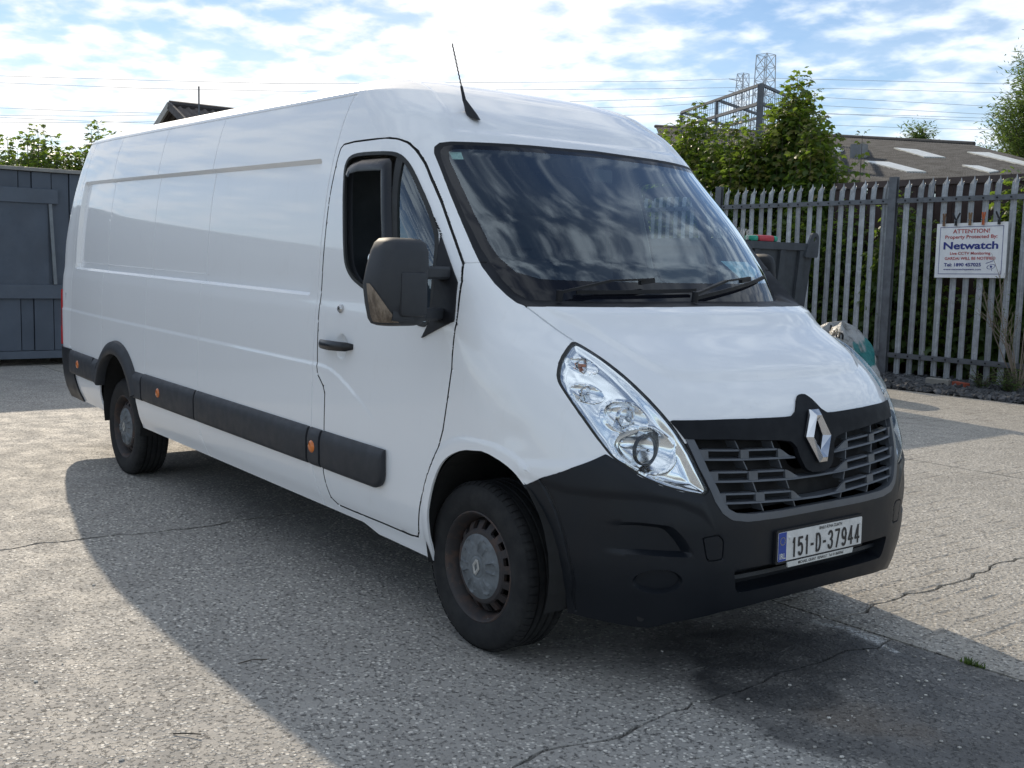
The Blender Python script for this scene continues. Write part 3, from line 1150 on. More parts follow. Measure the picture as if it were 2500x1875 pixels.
skin_part(SK, inS & inC, 'windscreen', m_screen, van, 'join')
scr = [o for o in van.children if o.name.startswith('windscreen')][0]
skin_part(SK, inS & inG & ~inC, 'edge_band', m_frit, scr, 'join')
skin_part(SK, inS & ~inG, 'windscreen_trim', m_black, van, 'join', rim=.01)
for sd in ('near', 'far'):
    d = skin_part(SK, inD & ~inW & ~inSail, 'cab_door', m_paint, van, sd, rim=.015)
    skin_part(SK, inW & ~inWi, 'window_seal', m_rubber, d, sd, off=.003, rim=.012)
    if sd == 'far':          # the near window is wound down
        skin_part(SK, inWi & ~quarter & ~divider, 'window_pane', m_glass, d, sd, off=-.008)
    skin_part(SK, inWi & quarter, 'quarter_pane', m_glass, d, sd, off=-.006)
    skin_part(SK, inWi & divider, 'window_divider', m_rubber, d, sd, off=.002, rim=.02)
    skin_part(SK, inSail, 'mirror_mount', m_black, d, sd, off=.008, rim=.012)
    hl = skin_part(SK, inL & ~inLi, 'headlamp', m_rubber, van, sd, off=-.001, rim=.03)
    skin_part(SK, inLi, 'lens', m_lens, hl, sd, off=.001)
bon = skin_part(SK, inBon, 'bonnet', m_paint, van, 'join', rim=.02)
bum = skin_part(SK, inB, 'front_bumper', m_bump, van, 'join', off=.004, rim=.02)
strip = skin_part(SK, inStrip, 'grille_strip', m_strip, van, 'join', off=.008, rim=.02)
gril = skin_part(SK, inFrame & ~inMouth, 'grille', m_grille, van, 'join', off=.006, rim=.035)
skin_part(SK, inMouth, 'grille_backing', m_void, gril, 'join', xoff=-.075)
skin_part(SK, inRear, 'rear_bumper', m_bump, van, 'join', off=.012, rim=.02)
rest = ~(inS | inD | inW | inSail | inL | inStrip | inFrame | inB | inRear | inBon)
gap = rest & SK.inside(DOOR, 's', tall, grow=.0047) & ~inD & (SK.cen()[:, 2] > .36)
bgap = np.zeros(len(rest), bool)
skin_part(SK, gap, 'door_gap_shade', m_rubber, van, 'near')  # groove faces given black rubber so the shallow gap reads shaded and deep
skin_part(SK, gap, 'door_gap_shade', m_rubber, van, 'far')
skin_part(SK, rest & ~gap, 'body_shell', m_paint, van, 'join', rim=.010)
# dark lining inside the cab
lin = (c[:, 0] > -1.36) & (c[:, 2] > 1.0) & ~inS & ~inW & ~inBon & ~inL & (c[:, 0] < .12)
skin_part(SK, lin, 'cab_lining', m_lining, van, 'join', off=-.05)
# ------------------------------------------------------------------ van parts
def fp(y, z, off=0.0):
    return rk((float(fx(y, z)) + off, y, z))


def spt(x, z, off=0.0, s=-1):
    return rk((x, s * (float(sy(x, z)) + off), z))


# underbody and wheel wells
mb = MB()
mb.box((-5.45, -.98, .36), (-4.68, .98, .42))
mb.box((-4.68, -.62, .36), (-3.76, .62, .42))
mb.box((-3.76, -.98, .36), (-.34, .98, .42))
mb.box((-.34, -.60, .30), (.78, .60, .36))
for V_ in [mb]:
    V_.v = [rk(v) for v in V_.v]
mb.build('underbody', m_under, van)
for xc, r, zc in ((.085, .405, .425), (-4.20, .398, .405)):
    for s in (-1, 1):
        mb = MB()
        V, F = [], []
        n = 20
        for i in range(n + 1):
            a = -.35 + (math.pi + .7) * i / n
            for y in (.60, 1.01):
                V.append(rk((xc + r * math.cos(a), s * y, zc + r * math.sin(a))))
        for i in range(n):
            F.append((i * 2, i * 2 + 1, i * 2 + 3, i * 2 + 2))
        F.append(tuple(i * 2 for i in range(n + 1)))
        mb.add(V, F).build('wheel_well', m_under, van, fix=False)

# ---- wheels
t = NT("tyre rubber")
t.set(col=t.mix(t.ramp(t.noise(9, 5, .7), .35, .75), (.010, .0105, .012), (.026, .026, .026)), rough=.78, spec=.35,
      normal=t.bump(t.noise(300, 3), .2, .001))
m_tyre = t.m
t = NT("rusty steel rim")
rs = t.ramp(t.noise(16, 6, .72), .44, .66)
chip = t.ramp(t.noise(34, 5, .75), .66, .70, 0, .7)
t.set(col=t.mix(chip, t.mix(rs, (.040, .036, .037), (.078, .050, .040)), (.40, .38, .36)), rough=.62, metal=.25, normal=t.bump(t.noise(70, 4), .25, .002))
m_rim = t.m
m_cap = simple("grey wheel cap plastic", (.125, .138, .148), .55, var=.25, vscale=22)
m_cap2 = simple("pale badge plastic", (.42, .41, .38), .45, var=.2)

R_T = .338


def tyre_mesh():
    mb = MB()
    # profile (radius, y); outer face at y = -0.108, inner at +0.108
    pr = [(.213, -.092), (.222, -.100), (.236, -.106), (.262, -.1125), (.290, -.112), (.312, -.106), (.326, -.098), (.334, -.086)]
    gro = [(-.052, .009), (-.018, .009), (.018, .009), (.052, .009)]
    tread = [(.3375, -.078)]
    for g_, d in gro:
        tread += [(.338, g_ - .006), (.330, g_ - .004), (.330, g_ + .004), (.338, g_ + .006)]
    tread += [(.3375, .078)]
    full = pr + tread + [(r, -y) for r, y in pr[::-1]]
    mb.lathe(full, 96)
    # shoulder sipes: small proud blocks
    for k in range(64):
        a = 2 * math.pi * k / 64
        for sgn in (-1, 1):
            V = []
            for da in (-.038, .038):
                for (r, y) in ((.3385, .060), (.3385, .079), (.3335, .0885), (.326, .0995), (.330, .060)):
                    V.append(((r + .0030) * math.cos(a + da), sgn * y, (r + .0030) * math.sin(a + da)))
            F = [(0, 1, 6, 5), (1, 2, 7, 6), (2, 3, 8, 7), (0, 5, 9, 4), (0, 4, 3, 2, 1), (5, 6, 7, 8, 9)]
            mb.add(V, F)
    return mb


mb = tyre_mesh()
tyre_me = mb.build('tyre', m_tyre, None, smooth=True, angle=32)
tyre_data = tyre_me.data
bpy.data.objects.remove(tyre_me)

# steel rim: flange + dished disc with oval holes
mb = MB()
mb.lathe([(.206, -.078), (.222, -.096), (.224, -.101), (.219, -.103), (.213, -.098), (.207, -.085), (.200, -.070), (.193, -.050), (.186, -.015), (.184, .02), (.190, .06), (.20, .085)], 72)
NH = 16
# disc as polar strips with holes between r=.150 and r=.176
ra = [(.187, -.040), (.182, -.058), (.169, -.068), (.152, -.078), (.146, -.084), (.125, -.088), (.10, -.080), (.0, -.080)]
NSEG = NH * 6
V, F = [], []
for k in range(NSEG):
    a = 2 * math.pi * k / NSEG
    for i, (r, y) in enumerate(ra):
        V.append((r * math.cos(a), y, r * math.sin(a)))
m_ = len(ra)
for k in range(NSEG):
    for i in range(m_ - 1):
        hole = (k % 6 in (1, 2, 3)) and i in (1, 2)
        if hole:
            continue
        k2 = (k + 1) % NSEG
        F.append((k * m_ + i, k * m_ + i + 1, k2 * m_ + i + 1, k2 * m_ + i))
mb.add(V, F)
# hole sleeves
for k in range(NH):
    a0, a1 = 2 * math.pi * (k * 6 + 1) / NSEG, 2 * math.pi * (k * 6 + 4) / NSEG
    c0 = [(ra[1][0], ra[1][1], a0), (ra[1][0], ra[1][1], a1), (ra[3][0], ra[3][1], a1), (ra[3][0], ra[3][1], a0)]
    V = [(r * math.cos(a), y, r * math.sin(a)) for r, y, a in c0] + [(r * math.cos(a), y + .014, r * math.sin(a)) for r, y, a in c0]
    mb.add(V, [(i, (i + 1) % 4, (i + 1) % 4 + 4, i + 4) for i in range(4)])
o = mb.build('rim', m_rim, None, smooth=True, angle=30, fix=False)
rim_data = o.data
bpy.data.objects.remove(o)

mb = MB()
mb.lathe([(.20, .02), (.0, .02)], 40)
o = mb.build('brake_drum', m_void, None)
drum_data = o.data
bpy.data.objects.remove(o)

# cap: domed disc, raised star pattern
V, F = [], []
NR, NA = 26, 120
for i in range(NR + 1):
    r = .142 * i / NR
    for k in range(NA):
        a = 2 * math.pi * k / NA
        y = -.103 + .020 * (r / .142)**2.6
        if r > .134:
            y += .02 * ((r - .134) / .008)**2
        ph = (a * 6 / (2 * math.pi)) % 1.0 - .5
        band = math.exp(-((abs(ph) - .20) / .035)**2) * (1 if .060 < r < .122 else 0)
        arc = math.exp(-((r - (.098 + .024 * math.cos(ph * 2 * math.pi))) / .0045)**2) * (1 if abs(ph) < .30 else 0)
        y -= .008 * max(band * min(1, (r - .060) / .008, (.122 - r) / .008), arc)
        if .040 < r < .046:
            y += .003
        V.append((r * math.cos(a), y, r * math.sin(a)))
for i in range(NR):
    for k in range(NA):
        k2 = (k + 1) % NA
        F.append((i * NA + k, i * NA + k2, (i + 1) * NA + k2, (i + 1) * NA + k))
o = mk('hub_cap', V, F, m_cap, None, True, 40)
cap_data = o.data
bpy.data.objects.remove(o)


def badge_ring(w, h, tw, iw, ih, d, ridge, twist=.0):
    """faceted lozenge ring in the (u, v) plane: returns verts (u, v, depth), faces"""
    outer = [(-tw, h), (tw, h), (w, 0), (tw, -h), (-tw, -h), (-w, 0)]
    inner = [(-iw * .10 + twist, ih), (iw * .10 + twist, ih), (iw, 0), (iw * .10 - twist, -ih), (-iw * .10 - twist, -ih), (-iw, 0)]
    mid = [((a[0] * .55 + b[0] * .45), (a[1] * .55 + b[1] * .45)) for a, b in zip(outer, inner)]
    V = [(u, v, 0) for u, v in outer] + [(u, v, d * .55) for u, v in outer] + [(u, v, d + ridge) for u, v in mid] + [(u, v, d * .5) for u, v in inner] + [(u, v, 0) for u, v in inner]
    F = []
    for ring in range(4):
        for i in range(6):
            j = (i + 1) % 6
            F.append((ring * 6 + i, ring * 6 + j, (ring + 1) * 6 + j, (ring + 1) * 6 + i))
    return V, F


bV, bF = badge_ring(.024, .032, .008, .010, .017, .003, .001)
o = mk('cap_emblem', [(u, -.104 - d, v) for u, v, d in bV], bF, m_cap2)
emb_data = o.data
bpy.data.objects.remove(o)

for x, yy in ((0.0, .875), (-4.27, .868)):
    for s in (-1, 1):
        # outer face points away from the van
        o = bpy.data.objects.new('wheel', tyre_data)
        link(o, van)
        o.location = (x, s * yy, R_T)
        o.rotation_euler = (0, rng.uniform(0, 6), math.pi if s > 0 else 0)
        for nm, dt in (('rim', rim_data), ('brake_drum', drum_data), ('hub_cap', cap_data), ('cap_emblem', emb_data)):
            q = bpy.data.objects.new(nm, dt)
            link(q, o)
            if nm == 'cap_emblem':
                q.rotation_euler = (0, -o.rotation_euler.y + rad(12), 0)

# ---- side cladding
def clad(xa, xb, name, z0=.538, z1=.716, taper=False, proud=.027, mat=None):
    prof = [(z0 + .002, -.006), (z0, .010), (z0 + .010, proud - .005), (z0 + .025, proud), (z1 - .055, proud), (z1 - .030, proud - .004), (z1 - .008, .014), (z1, .006), (z1 + .001, -.006)]
    n = max(4, int(abs(xb - xa) / .12))
    for s in (-1, 1):
        V, F = [], []
        xs_ = [xa + (xb - xa) * i / n for i in range(n + 1)]
        if taper:
            xs_ = [x for x in xs_ if x < xb - .09] + list(xb - .08 * (1 - np.linspace(0, 1, 9)**.6))
        nn = len(xs_) - 1
        for i, x in enumerate(xs_):
            for z, o_ in prof:
                zz_, oo = z, o_
                if taper:
                    f = min(1, (xb - x) / .08)
                    k = math.sqrt(max(0, 1 - (1 - f)**2)) if f < 1 else 1
                    zz_ = z1 - (z1 - z) * (.60 + .40 * k)
                    oo = o_ * (.75 + .25 * k)
                if i in (0, nn):
                    oo = oo * .8 if oo > 0 else oo
                V.append(spt(x, zz_, oo + .010, s))
        m = len(prof)
        for i in range(nn):
            for j in range(m - 1):
                F.append((i * m + j, i * m + j + 1, (i + 1) * m + j + 1, (i + 1) * m + j))
        F.append(tuple(range(m)))
        F.append(tuple(nn * m + j for j in range(m))[::-1])
        mb = MB().add(V, F)
        mb.build(name, mat or m_clad, van, smooth=True, angle=40)


clad(-5.33, -4.70, 'side_moulding')
clad(-3.62, -2.735, 'side_moulding')
clad(-2.715, -1.300, 'side_moulding')
clad(-1.280, -1.170, 'side_moulding')
clad(-1.150, -.595, 'side_moulding', taper=True)
# rear arch flare
for s in (-1, 1):
    V, F = [], []
    path = []
    for x, z in ((-4.695, .538), (-4.69, .62)):
        pass
    n = 26
    cs = []
    for i in range(n + 1):
        a = .36 + (math.pi - .70) * i / n
        ci, co = math.cos(a), math.sin(a)
        inn = (-4.19 + .392 * ci, .400 + .392 * co)
        outr = (-4.17 + .475 * ci, .400 + .487 * co)
        cs.append((inn, outr))
    cs = [((-3.80, .36), (-3.70, .36))] + cs + [((-4.585, .36), (-4.645, .36))] if False else cs
    m = 6
    for (inn, outr) in cs:
        for f, o_ in ((0.0, -.03), (0.0, .024), (.12, .034), (.55, .034), (.92, .018), (1.0, -.004)):
            x = inn[0] + (outr[0] - inn[0]) * f
            z = inn[1] + (outr[1] - inn[1]) * f
            V.append(spt(x, z, o_ + .010, s))
    for i in range(len(cs) - 1):
        for j in range(m - 1):
            F.append((i * m + j, i * m + j + 1, (i + 1) * m + j + 1, (i + 1) * m + j))
    F.append(tuple(range(m)))
    F.append(tuple((len(cs) - 1) * m + j for j in range(m))[::-1])
    MB().add(V, F).build('arch_flare', m_clad, van, smooth=True, angle=45)
    # feet of the flare that carry the moulding on to the arch
    for xa, xb in ((-4.69, -4.575), (-3.795, -3.635)):
        prof = [(.540, -.004), (.538, .012), (.55, .024), (.66, .026), (.69, .018), (.714, -.004)]
        V, F = [], []
        for x in (xa, xb):
            for z, o_ in prof:
                V.append(spt(x, z, o_ + .010, s))
        k = len(prof)
        F = [(j, j + 1, k + j + 1, k + j) for j in range(k - 1)] + [tuple(range(k)), tuple(range(k, 2 * k))[::-1]]
        MB().add(V, F).build('flare_foot', m_clad, van, smooth=True, angle=40)
    for x in (-5.05, -3.30, -1.226):
        mb = MB().lathe([(.0, -.010), (.016, -.009), (.026, -.005), (.030, .0), (.030, .012)], 28)
        yb = float(sy(x, .63)) + .037
        o = mb.build('side_marker', m_orange, van, smooth=True, loc=rk((x, s * yb, .632)))
        if s > 0:
            o.rotation_euler = (0, 0, math.pi)

# ---- door handle, lock
for s in (-1, 1):
    mb = MB()
    V, F = [], []
    n = 14
    for i in range(n + 1):
        f = i / n
        x = -1.178 + .274 * f
        zc = 1.134 + .006 * (f - .5)
        h = .0235 * (1 - .10 * abs(f - .5) * 2) if 0 < i < n else .012
        o_ = .052 * math.sin(math.pi * (.10 + .80 * f))**.55 if 0 < i < n else .004
        for a in range(10):
            t_ = 2 * math.pi * a / 10
            V.append(spt(x, zc + h * math.sin(t_), o_ + .012 * math.cos(t_) - .004, s))
    for i in range(n):
        for a in range(10):
            b = (a + 1) % 10
            F.append((i * 10 + a, i * 10 + b, (i + 1) * 10 + b, (i + 1) * 10 + a))
    F += [tuple(range(10)), tuple(n * 10 + a for a in range(10))[::-1]]
    mb.add(V, F).build('door_handle', m_gloss, van, smooth=True, angle=50)
    mb = MB().lathe([(.0, -.012), (.007, -.012), (.0075, -.015), (.013, -.015), (.0195, -.008), (.020, .01)], 28)
    o = mb.build('door_lock', simple("lock steel", (.55, .55, .55), .3, metal=.9), van, smooth=True, loc=spt(-1.034, 1.302, .002, s))
    if s > 0:
        o.rotation_euler = (0, 0, math.pi)
    mb = MB().box((-.0025, -.0135, -.006), (.0025, -.011, .006))
    k = mb.build('keyhole', m_void, o)

# rear hinge bump + tail lamp
for s in (-1, 1):
    for z in (1.73, 1.12):
        p = spt(-5.52, z, .0, s)
        MB().tube([(p[0], p[1] * .985, p[2] - .03), (p[0], p[1] * .985, p[2] + .03)], .016, 10).build('rear_hinge', m_paint if z > 1.5 else m_black, van, smooth=True)
    V, F = [], []
    zs_ = np.linspace(.735, 1.17, 12)
    for z in zs_:
        f = (z - .735) / .435
        r = .03 * math.sin(math.pi * (.12 + .76 * f))**.5
        y = float(sy(-5.6, z))
        for dx, dy in ((-5.62, .012), (-5.655, .020), (-5.70 - r, -.01), (-5.715 - r, -.07), (-5.70, -.14)):
            V.append(rk((dx, s * (y + dy - .02), z)))
    for i in range(len(zs_) - 1):
        for j in range(4):
            F.append((i * 5 + j, i * 5 + j + 1, (i + 1) * 5 + j + 1, (i + 1) * 5 + j))
    MB().add(V, F).build('tail_lamp', m_red, van, smooth=True)

# ---- headlamp interior: a shaped reflector tray under the lens
HB = [(-.812, 1.181, .034, .026, .030), (-.850, 1.087, .036, .030, .030), (-.778, 1.012, .056, .054, .060), (-.745, .905, .085, .078, .075)]
hy = np.arange(-.925, -.56, .0035)
hz = np.arange(.74, 1.275, .0035)
YY, ZZ = np.meshgrid(hy, hz)
pts = np.c_[YY.ravel(), ZZ.ravel()]
sd_ = sdpoly(pts, LAMP)
dep = .016 + .028 * smooth01((-sd_ - .004) / .03) - .011 * smooth01(-sd_ / .06)
fi = np.zeros(len(pts))
for (by, bz, ry, rz_, bd) in HB:
    r2 = ((pts[:, 0] - by) / ry)**2 + ((pts[:, 1] - bz) / rz_)**2
    inside_ = r2 < 1
    rim_ = np.exp(-((np.sqrt(r2) - 1.03) / .06)**2)
    dep = np.where(inside_, np.maximum(dep, .030 + bd * (1 - r2)), dep) - .010 * rim_ * (r2 > .8)
ok = sd_ < .006
idx = -np.ones(len(pts), int)
idx[ok] = np.arange(ok.sum())
XX = fx(pts[:, 0], pts[:, 1]) - dep
Vh = np.c_[XX, pts][ok]
nz_, ny_ = YY.shape
gi = idx.reshape(nz_, ny_)
q = np.stack([gi[:-1, :-1], gi[:-1, 1:], gi[1:, 1:], gi[1:, :-1]], -1).reshape(-1, 4)
q = q[(q >= 0).all(1)]
lamps = [o for o in van.children if o.name.startswith('headlamp')]
lamps.sort(key=lambda o: np.mean([v.co.y for v in o.data.vertices]))
m_bulb = glassmat("bulb glass", (.95, .95, .95), 1.5)
m_amber = simple("amber bulb", (.45, .14, .05), .2, coat=.5)
for lamp, s in zip(lamps, (-1, 1)):
    V = rake(Vh)
    F = q
    if s > 0:
        V = V * np.array([1, -1, 1])
        F = q[:, ::-1]
    mk('reflector', V, F, m_reflector, lamp, True, 40)
    for i, (by, bz, ry, rz_, bd) in enumerate(HB):
        x = float(fx(by, bz))
        y = by * -s
        # bulb and its holder
        mb = MB().lathe([(.0, .030), (.004, .029), (.006, .024), (.006, -.012), (.008, -.014), (.008, -.03)], 14, 'x')
        mb.build('bulb', m_amber if i == 0 else m_chrome, lamp, smooth=True, loc=rk((x - .045, y, bz)))
        if i >= 2:
            # bezel ring and inner clear disc
            rr = ry * .62
            MB().lathe([(rr, -.012), (rr + .004, -.010), (rr + .004, .004), (rr, .006), (rr - .003, .002), (rr - .003, -.012)], 40, 'x', close=True).build(
                'bezel', m_chrome if i == 2 else m_gloss, lamp, smooth=True, loc=rk((x - .034, y, bz)))
        else:
            rr = ry * .72
            MB().lathe([(rr, -.006), (rr + .002, -.004), (rr + .002, .004), (rr - .002, .004), (rr - .002, -.006)], 32, 'x', close=True).build(
                'bezel', m_chrome, lamp, smooth=True, loc=rk((x - .036, y, bz)))

# ---- grille slats and dividers
def gbar(ya, yb, fz, h, depth, off, name, taper=False):
    n = max(2, int(abs(yb - ya) / .035)) if not callable(h) else 8
    V, F = [], []
    for i in range(n + 1):
        y = ya + (yb - ya) * i / n
        z = fz(y)
        x = float(fx(y, z)) + off
        hh_ = h(i / n) if callable(h) else h
        V += [rk((x, y, z)), rk((x - .004, y, z + hh_)), rk((x - depth, y, z + hh_)), rk((x - depth, y, z))]
    for i in range(n):
        for j in range(4):
            F.append((i * 4 + j, i * 4 + (j + 1) % 4, (i + 1) * 4 + (j + 1) % 4, (i + 1) * 4 + j))
    F += [(0, 1, 2, 3), (n * 4 + 3, n * 4 + 2, n * 4 + 1, n * 4)]
    return V, F


def ipl(xs, zs):
    return lambda y: float(np.interp(-abs(y), xs, zs))


SL = [(ipl([-.595, -.117], [.874, .850]), [(-.556, -.414), (-.374, -.217)], -.600, -.120),
      (ipl([-.57, -.156, 0], [.797, .774, .772]), [(-.532, -.390), (-.345, -.193)], -.573, 0.0),
      (ipl([-.54, -.147, 0], [.719, .696, .692]), [(-.508, -.365), (-.319, -.168)], -.545, 0.0)]
HS = .0385
for fz, wins, yl, yr in SL:
    for s in ((1, -1) if yr < 0 else (0,)):
        mb = MB()
        for sg_ in ((1, -1) if s == 0 else (s,)):
            edges = [yl] + [e for w in wins for e in w] + [yr if yr < 0 else -.0]
            mb.add(*gbar(sg_ * yl, sg_ * (yr if yr < 0 else 0.0), fz, .0065, .050, -.004, ''))
            # solid posts between windows
            for a, b in ((edges[0], edges[1]), (edges[2], edges[3])):
                mb.add(*gbar(sg_ * a, sg_ * b, lambda y: fz(y) + .0066, HS - .0066, .012, -.005, ''))
            # inner end tapers to the shield
            a, b = edges[4], (-.10 if yr == 0 else -.130)
            mb.add(*gbar(sg_ * a, sg_ * b, lambda y: fz(y) + .0066, lambda f: .001 + (HS - .0076) * (1 - smooth01(f)), .012, -.005, ''))
            for a, b in wins:
                mb.add(*gbar(sg_ * a, sg_ * b, lambda y: fz(y) + HS - .006, .006, .030, -.004, ''))
        mb.build('slat', m_grille, gril)
VB = [((-.592, -.583), .943, .915), ((-.421, -.410), .936, .905), ((-.234, -.226), .925, .893),
      ((-.575, -.570), .872, .833), ((-.398, -.385), .862, .829), ((-.209, -.199), .852, .819),
      ((-.548, -.54), .796, .755), ((-.366, -.353), .784, .748), ((-.182, -.170), .773, .742),
      ((-.50, -.492), .716, .684), ((-.335, -.322), .706, .676), ((-.150, -.141), .695, .672)]
for (ya, yb), za, zb in VB:
    for s in (1, -1):
        pa, pb = fp(s * ya, za, -.012), fp(s * yb, zb, -.012)
        V = []
        for p in (pa, pb):
            for dy in (-.0028, .0028):
                for dx in (0, -.05):
                    V.append((p[0] + dx, p[1] + dy, p[2]))
        MB().add(V, [(0, 1, 3, 2), (4, 6, 7, 5), (0, 2, 6, 4), (1, 5, 7, 3), (0, 4, 5, 1), (2, 3, 7, 6)]).build('divider', m_grille, gril)
# shield below the strip: deep cup behind the emblem
BR = badge_ring(.079, .098, .024, .024, .054, .018, .008, twist=.006)
bz0 = .928


def bpt(u, v, d):
    x = float(fx(0, bz0)) + .012 - v * .27
    return rk((x + d, .012 + u, bz0 + v))


em = mk('emblem', [bpt(*p) for p in BR[0]], BR[1], m_chrome, strip)

# ---- lower intake slats, fog-blank rib, bumper screws
for z in (.425,):
    MB().add(*gbar(-.455, .455, lambda y: z, .014, .05, -.035, '')).build('intake_slat', m_bump, bum)
for s in (-1, 1):
    p = fp(s * .762, .300, .002)
    o = MB().lathe([(.0, .003), (.014, .003), (.015, .0), (.015, -.01)], 18, 'x').build('bumper_hole', m_void, bum, loc=p)
    o.rotation_euler = (0, 0, s * rad(38))

# ---- number plate
t = NT("plate white")
t.set(col=t.mix(t.ramp(t.noise(12, 5, .7), .4, .75), (.66, .66, .64), (.48, .48, .47)), rough=.35)
m_platew = t.m
m_plateb = simple("plate blue", (.012, .05, .30), .4)
m_ink = simple("plate black", (.012, .012, .014), .5)
m_cream = simple("plate holder white", (.60, .60, .57), .5)
PX = .922 - RK * 0
pz0 = .522


def pp(u, v, d=0.0):
    return (PX + d - v * .02, u - .012, pz0 + v)


pl = MB().prism(rounded([(-.270, -.064), (.270, -.064), (.270, .064), (-.270, .064)], .008), lambda a, b, d: pp(a, b, d - .014), .013).build('number_plate', m_black, van)
MB().prism(rounded([(-.260, -.055), (.260, -.055), (.260, .055), (-.260, .055)], .006), lambda a, b, d: pp(a, b, d - .002), .003).build('plate_face', m_platew, pl)
MB().prism([(-.259, -.054), (-.214, -.054), (-.214, .054), (-.259, .054)], lambda a, b, d: pp(a, b, d), .0022).build('country_band', m_plateb, pl)
lettering('IRL', .030, lambda u, v: pp(-.2365 + u, -.036 + v, .0034), m_cream, pl, bold=.0006, sx=.9)
for k in range(12):
    a = 2 * math.pi * k / 12
    MB().lathe([(.0, .0006), (.0022, .0004)], 6, 'x').build('star', simple("star yellow", (.45, .38, .05), .5), pl, loc=pp(-.2365 + .014 * math.cos(a), .022 + .014 * math.sin(a), .0030))
def arc(cx_, cy_, rx, ry, a0, a1, n=12):
    return [(cx_ + rx * math.cos(rad(a0 + (a1 - a0) * i / n)), cy_ + ry * math.sin(rad(a0 + (a1 - a0) * i / n))) for i in range(n + 1)]


GLY = {'1': [[(.20, .78), (.55, 1.0), (.55, 0)]], '5': [[(.90, .96), (.14, .96), (.10, .56)] + arc(.48, .34, .42, .30, 130, -150)], '-': [[(.12, .46), (.88, .46)]],
       'D': [[(.10, .04), (.10, .96), (.42, .96)] + arc(.42, .5, .48, .46, 90, -90) + [(.10, .04)]], '3': [arc(.46, .74, .40, .22, 160, -80), arc(.46, .28, .44, .25, 85, -165)],
       '7': [[(.06, .96), (.92, .96), (.36, 0)]], '9': [arc(.5, .68, .42, .28, 0, 360, 20), [(.92, .68), (.90, .40)] + arc(.48, .32, .42, .29, 0, -140)], '4': [[(.66, 0), (.66, 1.0), (.04, .28), (.98, .28)]]}
mbg = None
ux = -.176
CW, CHT, SW = .0275, .070, .0098
for ch in '151-D-37944':
    mbg = MB()
    wdt = CW * (.62 if ch in '1-' else 1.0)
    for st_ in GLY[ch]:
        pts_ = [Vector((ux + p[0] * wdt, -.045 + p[1] * CHT)) for p in st_]
        for i in range(len(pts_) - 1):
            a_, b_ = pts_[i], pts_[i + 1]
            d_ = (b_ - a_).normalized()
            n_ = Vector((-d_.y, d_.x)) * SW / 2
            e_ = d_ * SW * .28
            lift = .0026 + .00008 * i
            mbg.add([pp(q_.x, q_.y, lift) for q_ in (a_ - n_ - e_, b_ - n_ + e_, b_ + n_ + e_, a_ + n_ - e_)], [(0, 1, 2, 3)])
    mbg.build('plate_character', m_ink, pl)
    ux += wdt + .0158
lettering('BAILE ÁTHA CLIATH', .0165, lambda u, v: pp(.055 + u, .0435 + v, .0026), m_ink, pl, bold=.0003, sx=.95)
for u in (-.195, .247):
    MB().lathe([(.0, .004), (.005, .003), (.007, .0)], 12, 'x').build('plate_screw', m_platew, pl, loc=pp(u, .030 if u < 0 else .030, .001))
MB().prism([(-.200, -.082), (.200, -.082), (.206, -.062), (-.206, -.062)], lambda a, b, d: pp(a, b, d - .004), .006).build('holder_strip', m_cream, pl)
lettering('MICHAEL GRANT  RENAULT  Tel: 01-8600966', .0155, lambda u, v: pp(u, -.0722 + v, .0028), m_ink, pl, bold=.0002, sx=.92)

# ---- mirrors
t = NT("mirror shell plastic")
mud = t.math('MULTIPLY', t.ramp(t.noise(10, 6, .7), .3, .65), 1.0)
sx_ = t.node('ShaderNodeSeparateXYZ')
t.l.new(t.pos, sx_.inputs[0])
t.set(col=t.mix(t.noise(30, 4), (.020, .023, .028), (.03, .033, .038)), rough=.6, normal=t.bump(t.noise(500, 2), .15, .001))
m_mirror = t.m
t = NT("scuffed bare plastic")
t.set(col=t.mix(t.ramp(t.noise(25, 6, .75, t.scalevec((1, 1, .4))), .35, .65), (.10, .075, .055), (.27, .22, .17)), rough=.8, normal=t.bump(t.noise(60, 4), .3, .002))
m_scuff = t.m
m_mglass = simple("mirror glass", (.75, .78, .8), .03, metal=1.0, var=.01)


